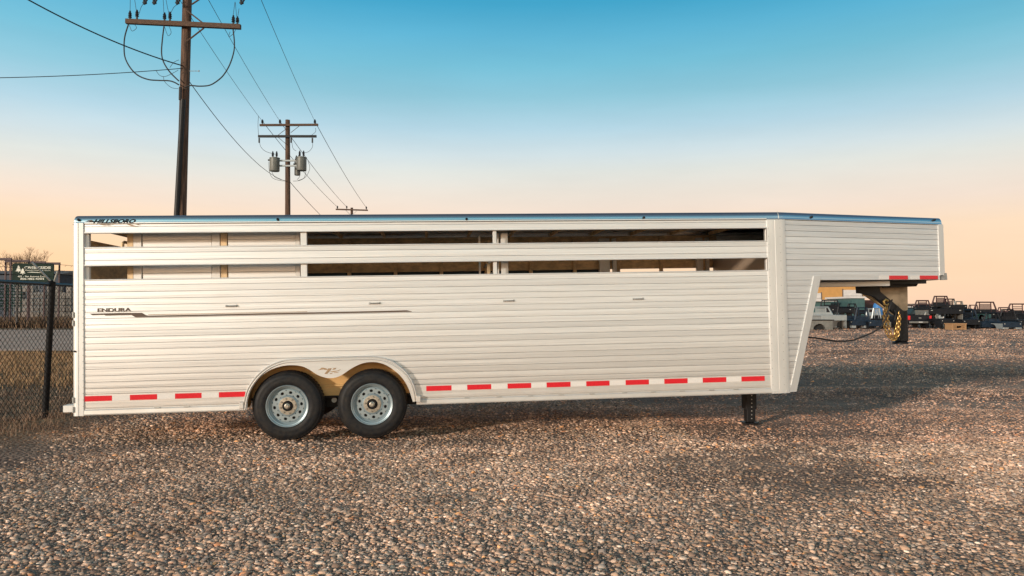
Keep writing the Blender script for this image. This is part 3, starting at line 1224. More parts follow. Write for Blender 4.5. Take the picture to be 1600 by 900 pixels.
# roof bows
for k in range(14):
    x = .25 + k * .6
    MB().bbox(x, x + .035, .06, WID - .06, H - .075, H - .03, .003).build('roof_bow', 'alu_int', trailer)
MB().tube([(.1, .5, H - .09), (LC + .6, .5, H - .09)], .012, 8).build('wiring_conduit', 'black', trailer)
# rear gate, closed lower part and open slot above
zg = PZ(140, 371)
MB().box(xa + .01, xa + .04, .055, WID - .055, zr + .01, zg).build('rear_gate', 'alu_int', trailer)
MB().tube([(xa + .03, 1.25, zg), (xa + .03, 1.25, zg + .05), (xa + .03, 1.30, zg + .07), (xa + .03, 1.42, zg + .07), (xa + .03, 1.45, zg)], .02, 8).build('gate_latch', 'alu_int', trailer, smooth=True)
MB().bbox(xa + .0, xa + .05, WID - .10, WID + .005, zr, ztop, .006).build('rear_corner_post', 'alu_post', trailer)
MB().bbox(xa + .0, xa + .05, .05, WID - .05, H - .085, H - .02, .006).build('rear_header', 'alu_int', trailer)

# swing gate folded against the near wall, seen through the slots
GO = .26
gz1 = Z_SU[1] + .05
for a, c, mm in ((199, 208.5, 'alu_int'), (208.5, 221.5, 'alu_post'), (331, 344, 'alu_post'), (345, 355, 'alu_int'), (461.5, 469, 'alu_post')):
    MB().bbox(PX(a, 376, GO), PX(c, 376, GO), GO - .01, GO + .04, .85, gz1 - .005, .004).build('gate_post', mm, trailer)
pz = gz1 - .01
while pz > Z_SL[0] - .25:
    for a, c in ((222.5, 330), (356, 461)):
        pr = plank_profile(pz - .095, pz)
        x0, x1 = PX(a, 376, GO), PX(c, 376, GO)
        MB().prism([(x0, y + GO + .005, z) for y, z in pr], [(x1, y + GO + .005, z) for y, z in pr]).build('gate_plank', 'alu_plank', trailer)
    pz -= .095
# centre gate post pair with latch
for a, c, o_, mm in ((783, 794, .22, 'alu_post'), (777.5, 779.5, .24, 'alu_post'), (748, 751, .5, 'alu_post'), (761, 766, 1.1, 'alu_int')):
    MB().bbox(PX(a, 400, o_), PX(c, 400, o_), o_, o_ + .05, .85, PZ(790, 364, .22), .004).build('gate_post', mm, trailer)
xg = PX(765, 400, 1.0)
for z in np.arange(.4, 2.0, .16):
    MB().tube([(xg, .3, z), (xg, WID - .08, z)], .016, 8).build('gate_bar', 'galv', trailer, smooth=True)

# perforated partition at the front
M['perf'] = mat('perforated_partition', (.36, .28, .22), .5, .4)
t = M['perf'].node_tree
vo = t.nodes.new('ShaderNodeTexVoronoi')
vo.inputs['Scale'].default_value = 42
vo.inputs['Randomness'].default_value = 0
co = t.nodes.new('ShaderNodeTexCoord')
mp = t.nodes.new('ShaderNodeMapping')
mp.inputs['Rotation'].default_value = (R(45), 0, 0)
t.links.new(co.outputs['Object'], mp.inputs[0])
t.links.new(mp.outputs[0], vo.inputs['Vector'])
cr = t.nodes.new('ShaderNodeValToRGB')
cr.color_ramp.interpolation = 'CONSTANT'
cr.color_ramp.elements[0].color = (.015, .012, .01, 1)
cr.color_ramp.elements[1].position = .36
cr.color_ramp.elements[1].color = (.50, .38, .28, 1)
t.links.new(vo.outputs['Distance'], cr.inputs[0])
t.links.new(cr.outputs[0], t.nodes['Principled BSDF'].inputs['Base Color'])
MB().box(LC - .08, LC - .06, .08, WID - .06, .1, Z_SL[1] + .25).build('perforated_partition', 'perf', trailer)

# handles: small tie rings on the side
for px, py in ((362, 478), (585.5, 473.8), (795, 470), (997, 467)):
    x, z = P(px, py)
    b = MB()
    b.tube([(x - .058, -.004, z), (x - .052, -.026, z), (x + .052, -.026, z + .002), (x + .058, -.004, z + .002)], .007, 6)
    b.box(x - .067, x - .050, -.008, .002, z - .012, z + .012)
    b.box(x + .050, x + .067, -.008, .002, z - .010, z + .014)
    b.build('tie_handle', 'galv', trailer, smooth=True)

# reflective tape
red_px = [(131.5, 175, 618.8, 627.2), (203, 245.5, 616.8, 625.2), (273.5, 315, 614.6, 622.8), (342, 383, 612.6, 620.6), (666, 705.5, 601, 608.4), (730, 767.5, 599, 606.2),
          (793, 830, 597.4, 604.4), (854, 891.5, 596, 603), (916, 952.5, 594.6, 601.6), (977.5, 1014, 593.6, 600.4), (1038, 1074.5, 592, 599), (1098, 1135, 590.8, 597.6), (1158.5, 1195, 589.6, 596.4)]
zt0 = PZ(150, 626.8)
zt1 = PZ(150, 618.6)
prev = None
for x0, x1, y0, y1 in red_px:
    a, c = PX(x0, y0, -.005), PX(x1, y1, -.005)
    MB().box(a, c, -.0052, -.001, zt0, zt1).build('red_tape', 'red_tape', trailer)
    if prev is not None and not (prev < PX(500, 600) < a):
        MB().box(prev + .001, a - .001, -.005, -.001, zt0, zt1).build('white_tape', 'white_tape', trailer)
    prev = c
for x0, x1, y0, y1 in ((1389, 1418, 430.8, 437), (1437, 1465, 430.8, 437)):
    (a, zb_), (c, zc_) = PN(x0, 437), PN(x1, 431)
    za_ = PN(1400, 436.6)[1]
    zc_ = PN(1400, 430.6)[1]
    MB().prism([NP(a, -.0055, za_), NP(a, -.0055, zc_), NP(a, -.001, zc_), NP(a, -.001, za_)],
               [NP(c, -.0055, za_), NP(c, -.0055, zc_), NP(c, -.001, zc_), NP(c, -.001, za_)]).build('red_tape', 'red_tape', trailer)
    MB().prism([NP(a - .16, -.004, za_), NP(a - .16, -.004, zc_), NP(a - .16, -.001, zc_), NP(a - .16, -.001, za_)],
               [NP(a - .001, -.004, za_), NP(a - .001, -.004, zc_), NP(a - .001, -.001, zc_), NP(a - .001, -.001, za_)]).build('white_tape', 'white_tape', trailer)

# lettering and graphics
flat = lambda o: (lambda u, h: (u, o, h))


def poly_on(pts, o, name, m):
    w_ = [P(x, y, 0) for x, y in pts]
    MB().prism([(x, o, z) for x, z in w_], [(x, o + .003, z) for x, z in w_]).build(name, m, trailer)


x0, z0 = P(145.5, 349.2)
x1, z1 = P(212, 342.2)
text_on('HILLSBORO', x0, x1, z0, z1, lambda u, h: (u, -.0145 + cap_d(math.asin(min(1, max(0, (h - Z_CAP - FLAT) / (CAPR - FLAT))))), h), 'maker_lettering', 'decal_black', trailer, shear=.45, bold=.035)
poly_on([(134, 346.8), (139, 344.6), (144, 344.0), (147, 345.2), (143, 346.4), (138, 346.6)], -.017, 'lettering_swoosh', 'decal')
poly_on([(197, 350.2), (205, 350.8), (216, 354.6), (207, 353.6)], -.0145, 'lettering_swoosh', 'decal_tan')
poly_on([(209, 349.4), (213, 349.2), (219, 351.6), (214, 351.2)], -.0145, 'lettering_swoosh', 'decal_tan')
poly_on([(153, 350.2), (160, 351.8), (170, 351.9), (178, 350.2), (170, 351.2), (160, 351.1)], -.0145, 'lettering_swoosh', 'decal_tan')
x0, z0 = P(152.5, 487.6)
x1, z1 = P(205, 480.8)
text_on('ENDURA', x0, x1, z0, z1, flat(-.005), 'model_lettering', 'decal', trailer, bold=.03)
stripe = [(140.5, 490.2), (186, 489), (222, 488.8), (227.5, 492.2), (231, 493.2), (400, 489.8), (560, 486.6), (636, 484.8), (643.5, 486.6), (636, 487.2), (560, 488.8),
          (400, 492.0), (231, 495.3), (211.5, 495.6), (205.5, 492), (166, 493.2), (162, 492.0), (144.5, 492.6)]
poly_on([(232, 491.2), (400, 488.2), (480, 486.6), (480, 487.3), (400, 488.9), (232, 492.0)], -.0052, 'stripe_accent', 'decal_tan')
w_ = [P(x, y) for x, y in stripe]
b = MB()
# split into convex quads along its length
topi = w_[:9]
boti = w_[9:][::-1]
xs = sorted(set([p[0] for p in w_]))
def interp(pl, x):
    for (xa_, za_), (xb_, zb_) in zip(pl[:-1], pl[1:]):
        if xa_ <= x <= xb_:
            return za_ + (zb_ - za_) * (x - xa_) / max(1e-9, xb_ - xa_)
    return pl[0][1] if x < pl[0][0] else pl[-1][1]
boti = [w_[0]] + boti
topi = topi
vs = []
for x in xs:
    vs.append((x, -.0048, interp(topi, x)))
    vs.append((x, -.0048, min(interp(boti, x), interp(topi, x) - .0005)))
b.add(vs, [(2 * i, 2 * i + 2, 2 * i + 3, 2 * i + 1) for i in range(len(xs) - 1)])
b.build('side_stripe', 'decal', trailer)

# fender: outer flange with two ridges, and scalloped web
def resample(pl, n):
    d = [0]
    for a, c in zip(pl[:-1], pl[1:]):
        d.append(d[-1] + math.dist(a, c))
    r_ = []
    for k in range(n):
        t = d[-1] * k / (n - 1)
        for i in range(len(d) - 1):
            if d[i] <= t <= d[i + 1] + 1e-9:
                u = (t - d[i]) / max(1e-9, d[i + 1] - d[i])
                r_.append((pl[i][0] + (pl[i + 1][0] - pl[i][0]) * u, pl[i][1] + (pl[i + 1][1] - pl[i][1]) * u))
                break
    return r_


NS = 90
ow = resample(out_w, NS)
# smooth the resampled curve
for _ in range(3):
    ow = [ow[0]] + [((a[0] + 2 * c[0] + e[0]) / 4, (a[1] + 2 * c[1] + e[1]) / 4) for a, c, e in zip(ow[:-2], ow[1:-1], ow[2:])] + [ow[-1]]
nrm = []
for i in range(NS):
    a, c = ow[max(0, i - 1)], ow[min(NS - 1, i + 1)]
    d = Vector((c[0] - a[0], c[1] - a[1])).normalized()
    nrm.append(Vector((-d.y, d.x)))
# flange cross-section (r outward from curve, y)
cs = [(0.0, .002), (0.0, -.050), (.003, -.064), (-.003, -.071), (-.009, -.070), (-.012, -.058), (-.019, -.058), (-.022, -.070), (-.029, -.071), (-.034, -.060), (-.038, -.057), (-.040, -.056), (-.036, -.050), (-.008, -.050), (-.008, .002)]
v, f = [], []
for i in range(NS):
    for r_, y in cs:
        v.append((ow[i][0] + nrm[i].x * r_, y, ow[i][1] + nrm[i].y * r_))
m_ = len(cs)
for i in range(NS - 1):
    for k in range(m_):
        j = (k + 1) % m_
        f.append((i * m_ + k, i * m_ + j, (i + 1) * m_ + j, (i + 1) * m_ + k))
f.append(tuple(range(m_)))
f.append(tuple(range((NS - 1) * m_, NS * m_)))
MB().add(v, f).build('fender_rim', 'alu', trailer, smooth=True)
# web: matched strips from flange to scallop
iw = in_w
xs_in = np.array([p[0] for p in iw])
zs_in = np.array([p[1] for p in iw])
web_out, web_in = [], []
NW = 120
ii = resample(iw, NW)
for _ in range(2):
    ii = [ii[0]] + [((a[0] + 2 * c[0] + e[0]) / 4, (a[1] + 2 * c[1] + e[1]) / 4) for a, c, e in zip(ii[:-2], ii[1:-1], ii[2:])] + [ii[-1]]
rim_in = [(ow[i][0] - nrm[i].x * .030, ow[i][1] - nrm[i].y * .030) for i in range(NS)]
from mathutils.geometry import tessellate_polygon
pg = [Vector((x, z, 0)) for x, z in rim_in] + [Vector((x, z, 0)) for x, z in reversed(ii)]
npg = len(pg)
tris = tessellate_polygon([pg])
v = [(q.x, -.057, q.y) for q in pg] + [(q.x, -.050, q.y) for q in pg]
f = [tuple(t_) for t_ in tris] + [tuple(i + npg for i in t_) for t_ in tris] + [(i, (i + 1) % npg, npg + (i + 1) % npg, npg + i) for i in range(npg)]
MB().add(v, f).build('fender_web', 'alu', trailer)
# stub brackets at the fender ends
for px, py in ((378, 632), (654, 622)):
    x, z = P(px, py, -.05)
    MB().bbox(x - .025, x + .025, -.08, -.004, z - .045, z + .03, .006).build('fender_bracket', 'alu', trailer)
# emblem on the web
def emb(pts, nm='emblem'):
    w_ = [P(x, y, -.058) for x, y in pts]
    MB().prism([(x, -.0605, z) for x, z in w_], [(x, -.0565, z) for x, z in w_]).build(nm, 'decal_tan', trailer)


E = lambda u, w__: (490 + u / 22.5, 560 + w__ / 22.5)
emb([E(140, 415), E(215, 380), E(280, 325), E(340, 325), E(430, 345), E(500, 390), E(440, 410), E(330, 385), E(250, 400)])
emb([E(520, 350), E(640, 345), E(590, 420), E(480, 545), E(380, 545), E(420, 490), E(470, 430)])
emb([E(700, 340), E(800, 330), E(760, 385), E(660, 400)])
emb([E(570, 470), E(700, 440), E(830, 430), E(930, 390), E(960, 380), E(900, 425), E(780, 465), E(650, 485)])
emb([E(700, 500), E(800, 490), E(900, 470), E(820, 510), E(720, 515)])
emb([E(570, 520), E(670, 515), E(640, 545), E(570, 545)])

# wheel well: back panel and arch lining
BY = .25
b = MB()
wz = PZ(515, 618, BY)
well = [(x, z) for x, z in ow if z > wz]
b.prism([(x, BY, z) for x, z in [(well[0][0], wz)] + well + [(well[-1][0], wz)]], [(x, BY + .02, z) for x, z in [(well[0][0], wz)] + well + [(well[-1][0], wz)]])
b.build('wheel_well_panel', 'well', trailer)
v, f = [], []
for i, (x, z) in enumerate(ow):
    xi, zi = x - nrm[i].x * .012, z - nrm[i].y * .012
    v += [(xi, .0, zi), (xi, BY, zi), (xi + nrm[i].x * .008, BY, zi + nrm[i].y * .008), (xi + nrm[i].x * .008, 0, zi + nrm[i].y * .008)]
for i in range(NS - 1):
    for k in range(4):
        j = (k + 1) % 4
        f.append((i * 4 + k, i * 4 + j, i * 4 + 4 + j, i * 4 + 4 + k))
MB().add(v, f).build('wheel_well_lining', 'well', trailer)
x0, x1 = PX(500, 602, BY - .03), PX(540, 602, BY - .03)
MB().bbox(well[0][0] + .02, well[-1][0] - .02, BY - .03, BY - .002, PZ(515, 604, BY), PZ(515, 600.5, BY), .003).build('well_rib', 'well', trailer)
# black running gear
wc = [P(448.5, 635, -.02), P(581.3, 632, -.02)]
TR = .388
zc_ = [z for x, z in wc]
MB().bbox(wc[0][0] - .5, wc[1][0] + .5, .22, .32, zc_[0] + .05, wz - .006, .006).build('axle_hanger', 'black', trailer)
MB().box(ax[0] + .01, ax[1] - .01, .36, .42, zr - .04, wz - .02).build('chassis_beam', 'black', trailer)
for x, z in wc:
    MB().tube([(x, .1, z), (x, WID - .1, z)], .045, 12).build('axle', 'black', trailer, smooth=True)
xm = (wc[0][0] + wc[1][0]) / 2
MB().lathe([(0, 0), (.03, 0), (.03, .03)], 12, 'y', (xm + .01, .27, zc_[0] + .02)).build('equaliser_bolt', 'galv', trailer)

# wheels
def make_wheel(x, z, y0=-.02):
    """y0: outer face of the tyre"""
    wheel = bpy.data.objects.new('wheel', None)
    COL.objects.link(wheel)
    wheel.parent = trailer
    wheel.location = (x, y0, z)
    b = MB()
    Wd = .225
    prof = [(.238, .030), (.243, .012), (.262, .004), (.290, .000), (.298, .0025), (.318, .001), (.345, .004), (.352, .010), (.366, .018), (.372, .026), (TR - .002, .042), (TR, .07),
            (TR, Wd - .07), (TR - .004, Wd - .04), (.366, Wd - .018), (.33, Wd - .004), (.28, Wd), (.243, Wd - .012), (.232, Wd - .03), (.228, .1)]
    b.lathe(prof, 72, 'y', close=True)
    b.build('tyre', 'rubber', wheel, smooth=True)
    # tread blocks
    b = MB()
    nb = 60
    for k in range(nb):
        t0 = 2 * math.pi * k / nb
        for (ya, yb, sh) in ((.022, .062, 0), (.070, .108, .4), (.117, .155, .1), (.163, .203, .5)):
            t = t0 + sh * 2 * math.pi / nb
            dt = 2 * math.pi / nb * .36
            r0, r1 = TR - .006, TR + .006
            if ya < .03:
                r0a, r1a = .366, .375
            else:
                r0a, r1a = r0, r1
            pts = []
            for tt in (t - dt, t + dt):
                pts += [(r0a * math.cos(tt), ya, r0a * math.sin(tt)), (r1a * math.cos(tt), ya, r1a * math.sin(tt)),
                        (r1 * math.cos(tt), yb, r1 * math.sin(tt)), (r0 * math.cos(tt), yb, r0 * math.sin(tt))]
            b.prism(pts[:4], pts[4:])
    b.build('tread', 'rubber', wheel, kind='stuff')
    # rim
    b = MB()
    b.lathe([(.238, .030), (.238, .012), (.233, .006), (.226, .010), (.222, .026), (.212, .030), (.207, .040), (.205, .062), (.196, .070), (.186, .060), (.178, .058)], 64, 'y')
    # outer dish between hole ring and hub
    b2 = MB()
    nh, K = 10, 20
    ri, ro_, yh_ = .120, .178, .058
    for h in range(nh):
        th = 2 * math.pi * (h + .5) / nh
        hc = Vector((math.cos(th) * .150, math.sin(th) * .150))
        half = math.pi / nh
        bd, hp = [], []
        for k in range(K):
            a = 2 * math.pi * k / K
            # hole ellipse
            er, et_ = Vector((math.cos(th), math.sin(th))), Vector((-math.sin(th), math.cos(th)))
            hp.append(hc + er * .016 * math.cos(a) + et_ * .019 * math.sin(a))
            # boundary of the sector in (r, t) square
            m__ = max(abs(math.cos(a)), abs(math.sin(a)))
            uu, vv_ = math.cos(a) / m__, math.sin(a) / m__
            rr = (ri + ro_) / 2 + uu * (ro_ - ri) / 2
            tt = th + vv_ * half
            bd.append(Vector((rr * math.cos(tt), rr * math.sin(tt))))
        yy = lambda q: yh_ - .012 * (q.length < .13)
        V_ = [(q.x, yh_, q.y) for q in bd] + [(q.x, yh_, q.y) for q in hp] + [(q.x, yh_ + .012, q.y) for q in hp]
        F_ = []
        for k in range(K):
            j = (k + 1) % K
            F_.append((k, j, K + j, K + k))
            F_.append((K + k, K + j, 2 * K + j, 2 * K + k))
        b2.add(V_, F_)
    b.f = [x_ for x_ in b.f if len(x_) == 4]
    b.v += b2.v
    o_ = len(b.v) - len(b2.v)
    b.f += [tuple(i + o_ for i in x_) for x_ in b2.f]
    b3 = MB().lathe([(.120, .058), (.112, .050), (.104, .044), (.060, .044), (.056, .05)], 48, 'y')
    b3.f = [x_ for x_ in b3.f if len(x_) == 4]
    o_ = len(b.v)
    b.v += b3.v
    b.f += [tuple(i + o_ for i in x_) for x_ in b3.f]
    b.build('rim', 'steelgrey', wheel, smooth=True)
    MB().lathe([(0, .09), (.20, .09), (.215, .075), (.215, .2)], 32, 'y').build('brake_drum', 'black', wheel, smooth=True)
    # hub plate with 8 nuts and the dark centre
    b = MB().lathe([(.100, .044), (.098, .036), (.060, .034), (.058, .044)], 40, 'y')
    b.f = [x_ for x_ in b.f if len(x_) == 4]
    for k in range(8):
        a = 2 * math.pi * (k + .5) / 8
        b.lathe([(0, -.012 + .03), (.006, .018), (.010, .022), (.010, .040)], 6, 'y', (.082 * math.cos(a), 0, .082 * math.sin(a)))
    b.build('hub_plate', 'hub', wheel, smooth=True)
    b = MB().lathe([(0, .012), (.046, .014), (.050, .034), (.058, .046)], 24, 'y')
    b.build('hub_cap', 'black', wheel, smooth=True)
    MB().lathe([(0, -.010), (.016, -.010), (.022, -.005), (.024, .004), (.030, .006), (.030, .013)], 20, 'y').build('grease_cap', 'hub', wheel, smooth=True)
    MB().tube([(.10, .056, .17), (.103, .02, .186)], .0035, 6).build('valve_stem', 'black', wheel)
    return wheel


for i, (x, z) in enumerate(wc):
    wv = make_wheel(x, z)
    wv.rotation_euler = (0, .35 * i + .2, 0)
    if False:
        pass
for x, z in wc:
    # inner side wheels on the far side (simple pair, same shape)
    b = MB().lathe([(.0, .02), (.2, .05), (.235, .0), (.30, -.0), (.36, .01), (TR, .05), (TR, .17), (.36, .21), (.30, .22), (0, .2)], 40, 'y')
    o = b.build('far_wheel', 'rubber', trailer, smooth=True)
    o.location = (x, WID - .21, z)

# rear bumper block and bracket
x0, z0 = P(98, 645, .02)
x1, z1 = P(113, 633, .02)
MB().bbox(x0, xa - .002, .02, .16, z0 + .0, z1, .006).build('bumper_bracket', 'alu_post', trailer)
x0b, z0b = P(91.5, 644.5, .02)
MB().bbox(x0b, x0 - .001, .03, .15, z0b, PZ(95, 635, .02), .008).build('rubber_bumper', 'rubber', trailer)

# landing leg
JO = .75
for (pa, pb, ya, yb, nm, ww_) in ((1166, 1182, 606, 640, 'landing_leg', .065), (1168, 1180.5, 638, 660, 'leg_inner_tube', .052)):
    a, za_ = P(pa, yb, JO)
    c, zc2 = P(pb, ya, JO)
    MB().bbox(a, c, JO, JO + c - a, za_, zc2 + (.1 if nm == 'landing_leg' else 0), .008).build(nm, 'black', trailer)
a, za_ = P(1163.5, 663.5, JO)
c, zc2 = P(1184.5, 659.8, JO)
MB().bbox(a, c, JO - .03, JO + .17, za_, zc2, .006).build('leg_foot', 'black', trailer)
b = MB()
for py in range(618, 658, 6):
    x, z = P(1174.5, py, JO)
    b.lathe([(0, -.003), (.007, -.003), (.008, .001)], 8, 'y', (x, JO - .001, z))
b.build('leg_pins', 'galv', trailer)

# neck underside: rails, coupler
CO = WID / 2


def PXc(px, py, o):
    return P(px, py, o)


NO = .62
xr0, zr0 = P(1281, 448.5, NO)
xr1, zr1 = P(1391, 448.5, NO)
zru = PZ(1340, 443.5, NO)
MB().bbox(xr0 - .2, xr1, NO, NO + .08, PZ(1340, 447.6, NO), NB - .006, .006).build('neck_rail', 'alu', trailer)
b = MB()
for o_ in (.55, 1.35):
    b.box(LC + .2, PX(1440, 445, .8), o_ + .15, o_ + .2, NB - .05, NB - .005)
b.build('neck_crossmember', 'black', trailer)
# black mounting block near the front
MB().prism([(PX(1389, 441, .8), .8, NB - .005), (PX(1438, 441, .8), .8, NB - .005), (PX(1432, 448, .8), .8, PZ(1432, 447.5, .8)), (PX(1391, 448, .8), .8, PZ(1391, 449, .8))],
           [(PX(1389, 441, .8), 1.3, NB - .005), (PX(1438, 441, .8), 1.3, NB - .005), (PX(1432, 448, .8), 1.3, PZ(1432, 447.5, .8)), (PX(1391, 448, .8), 1.3, PZ(1391, 449, .8))]).build('coupler_mount', 'black', trailer)
# gusset plate
gp = [(1375, 448), (1392, 448), (1418, 447), (1418.5, 484), (1412, 487), (1374, 455)]
w_ = [P(x, y, .98) for x, y in gp]
MB().prism([(x, .98, z) for x, z in w_], [(x, 1.13, z) for x, z in w_]).build('gusset_plate', 'gusset', trailer)
# diagonal brace
for o_ in (.90,):
    gp = [(1341, 447.5), (1374, 447.5), (1376, 456), (1412, 486), (1412, 499), (1404, 494), (1366, 463), (1352, 459), (1342, 458)]
    w_ = [P(x, y, o_) for x, y in gp]
    b = MB()
    fr_, bk_ = [(x, o_, z) for x, z in w_], [(x, o_ + .07, z) for x, z in w_]
    n_ = len(w_)
    tri = [(0, 1, 2, 7), (0, 7, 8), (2, 3, 5, 6), (3, 4, 5), (2, 6, 7)]
    b.add(fr_ + bk_, tri + [tuple(i + n_ for i in t_) for t_ in tri] + [(i, (i + 1) % n_, n_ + (i + 1) % n_, n_ + i) for i in range(n_)])
    b.build('diagonal_brace', 'black', trailer)
# second brace on the far side, its sunlit gold put into the colour
gp = [(1345, 458), (1366, 463), (1404, 494), (1400, 495)]
w_ = [P(x + 3, y, 1.2) for x, y in gp]
MB().prism([(x, 1.2, z) for x, z in w_], [(x, 1.26, z) for x, z in w_]).build('far_brace', 'alu_int', trailer)
# coupler tube
xc0, zc0 = P(1406, 534, .98)
xc1, _ = P(1420.5, 534, .98)
zt2 = PZ(1412, 484, .98)
MB().bbox(xc0, xc1, .98, .98 + xc1 - xc0, zc0, zt2, .012).build('coupler_tube', 'black', trailer)
xf0, zf0 = P(1402, 538, .96)
xf1, zf1 = P(1424, 533.5, .96)
cx = (xf0 + xf1) / 2
MB().lathe([(0, 0), ((xf1 - xf0) / 2, 0), ((xf1 - xf0) / 2, (zf1 - zf0) * .6), ((xf1 - xf0) / 2 - .02, zf1 - zf0), (0, zf1 - zf0)], 24, 'z', (cx, .98 + .07, zf0)).build('coupler_foot', 'black', trailer, smooth=True)


# safety chains
def chain(pts, name, pitch=.036):
    pts = [Vector(p) for p in pts]
    # smooth path
    dense = []
    for i in range(len(pts) - 1):
        p0 = pts[max(0, i - 1)]
        p1, p2 = pts[i], pts[i + 1]
        p3 = pts[min(len(pts) - 1, i + 2)]
        for k in range(12):
            t = k / 12
            dense.append(.5 * ((2 * p1) + (p2 - p0) * t + (2 * p0 - 5 * p1 + 4 * p2 - p3) * t * t + (3 * p1 - p0 - 3 * p2 + p3) * t ** 3))
    dense.append(pts[-1])
    acc, last, k = 0, dense[0], 0
    b = MB()
    cent = []
    for q in dense[1:]:
        seg = (q - last).length
        while acc + seg >= pitch:
            u = (pitch - acc) / seg
            last = last + (q - last) * u
            seg = (q - last).length
            acc = 0
            cent.append(last.copy())
        acc += seg
        last = q
    for i, c in enumerate(cent):
        d = (cent[min(i + 1, len(cent) - 1)] - cent[max(i - 1, 0)]).normalized()
        u = d.cross(Vector((0, 1, 0)))
        u = u.normalized() if u.length > .1 else Vector((1, 0, 0))
        w2 = d.cross(u)
        side = (u * .8 + w2 * .6) if i % 2 else (w2 * .8 - u * .6)
        lp = []
        for a in np.linspace(0, 2 * math.pi, 11):
            lp.append(c + d * math.cos(a) * .029 + side * math.sin(a) * .016)
        b.tube(lp, .0058, 5, caps=False)
    return b.build(name, 'gold', trailer, smooth=True)


CY = .86
pc = lambda px, py, o=CY: (lambda q: Vector((q[0], o, q[1])))(P(px, py, o))
chain([pc(1384, 478), pc(1381.5, 495), pc(1382.5, 510), pc(1387, 523), pc(1396, 531), pc(1403, 523), pc(1405, 508), pc(1406, 492)], 'safety_chain')
chain([pc(1386, 478, .9), pc(1387, 500, .9), pc(1390, 516, .9), pc(1396, 527, .9), pc(1400, 514, .9), pc(1403, 500, .9), pc(1405, 488, .9)], 'safety_chain')
b = MB()
hk = [pc(1381, 470), pc(1385, 468.5), pc(1389, 471), pc(1387.5, 475), pc(1383, 477), pc(1380, 474), pc(1384, 479)]
hk = [pc(1388, 470), pc(1384, 468), pc(1380.5, 471), pc(1382, 475.5), pc(1386.5, 477), pc(1388.5, 474.5)]
b.tube(hk, [.012, .016, .016, .014, .012, .008], 8)
b.build('chain_hook', 'gold', trailer, smooth=True)
# breakaway/brake bits beside the chains
MB().tube([pc(1396, 484), pc(1400, 490), pc(1398, 500)], .012, 6).build('brake_cable', 'black', trailer, smooth=True)
MB().bbox(*(sorted([pc(1394, 502)[0], pc(1399, 502)[0]])), .95, 1.0, pc(1396, 512)[2], pc(1396, 503)[2], .004).build('breakaway_box', 'bed_silver', trailer)
# electrical lead
ld = [(1262, 527), (1275, 528.2), (1290, 530.5), (1305, 533), (1320, 533.2), (1335, 531), (1350, 525.5), (1365, 519), (1377, 511), (1384, 497), (1390, 480), (1394, 468)]
MB().tube([pc(x, y, .75) for x, y in ld], .011, 8).build('electrical_lead', 'wire', trailer, smooth='all')

# ------------------------------------------------------------------ chain-link fence
FX = -6.33
fence = empty('chain_link_fence', (FX, 10.1, 0), 0, 'black chain link fence with top rail running back past the trailer rear', 'fence')
fy0, fy1 = 7.1 - 10.1, 32 - 10.1
ZT = 1.86
b = MB()
b.tube([(0, fy0, ZT), (0, fy1, ZT)], .024, 10)
b.build('top_rail', 'fence_rail', fence, smooth=True)
for k, y in enumerate((-2.95, 0, 3.1, 6.2, 9.3, 12.4, 15.5, 18.6)):
    b = MB()
    b.tube([(-.05 if k == 1 else 0, y, -.05), (.02 if k == 1 else 0, y, ZT + .03)], .040 if k == 1 else .034, 12)
    b.lathe([(.055, ZT - .03), (.058, ZT + .02), (.035, ZT + .05), (0, ZT + .06)], 12, 'z', (0, y, 0))
    b.build('fence_post', 'fence', fence, smooth=True)
# barbed wire arm on the visible post
pa = W(83, 443, 10.1) - fence.location
pb = W(50, 410, 9.9) - fence.location
MB().tube([pa, pb], .014, 6).build('barbed_wire_arm', 'galv', fence)
pb3 = W(90, 424, 10.1) - fence.location
MB().tube([pa, pb3], .010, 6).build('tension_clip', 'galv', fence)
for k, u in enumerate((.35, .68, 1.0)):
    q = pa + (pb - pa) * u
    b = MB()
    pts = [(q.x, y, q.z + .01 * math.sin(y * 2)) for y in np.arange(-2.95, 12, .5)]
    b.tube(pts, .0025, 4)
    for y in np.arange(-2.95, 12, .14):
        b.tube([(q.x - .014, y, q.z - .014), (q.x + .014, y, q.z + .014)], .0022, 3)
    b.build('barbed_wire', 'wire', fence)
# woven mesh
v, f = [], []
sp = .042
zs = np.arange(.04, ZT - .01, sp)
rw = .0029
def strand(y0, y1, z0, z1, x_):
    o_ = len(v)
    d = Vector((0, y1 - y0, z1 - z0)).normalized()
    q = Vector((0, -d.z, d.y))
    for (yy_, zz_) in ((y0, z0), (y1, z1)):
        for k in range(3):
            a = 2 * math.pi * k / 3
            v.append((x_ + rw * math.cos(a), yy_ + q.y * rw * math.sin(a), zz_ + q.z * rw * math.sin(a)))
    for k in range(3):
        j = (k + 1) % 3
        f.append((o_ + k, o_ + j, o_ + 3 + j, o_ + 3 + k))
yy0 = 7.15 - 10.1
ncol = int((17.0 - 7.15) / sp)
for c_ in range(ncol):
    for r_, z in enumerate(zs[:-1]):
        y = yy0 + c_ * sp
        if (c_ + r_) % 2 == 0:
            strand(y, y + sp, z, z + sp, .028)
        else:
            strand(y + sp, y, z, z + sp, .030)
me = bpy.data.meshes.new('mesh_wire')
me.from_pydata([tuple(p) for p in v], [], f)
me.materials.append(M['fence'])
mo = bpy.data.objects.new('mesh_wire', me)
COL.objects.link(mo)
mo.parent = fence
mo['kind'] = 'stuff'


# ------------------------------------------------------------------ utility poles
def insul(b, c, h=.2, r=.055):
    b.lathe([(0, 0), (r * .5, 0), (r * .5, h * .25), (r, h * .3), (r * .6, h * .42), (r, h * .5), (r * .6, h * .62), (r * .9, h * .7), (r * .5, h * .85), (r * .4, h), (0, h)], 10, 'z', c)


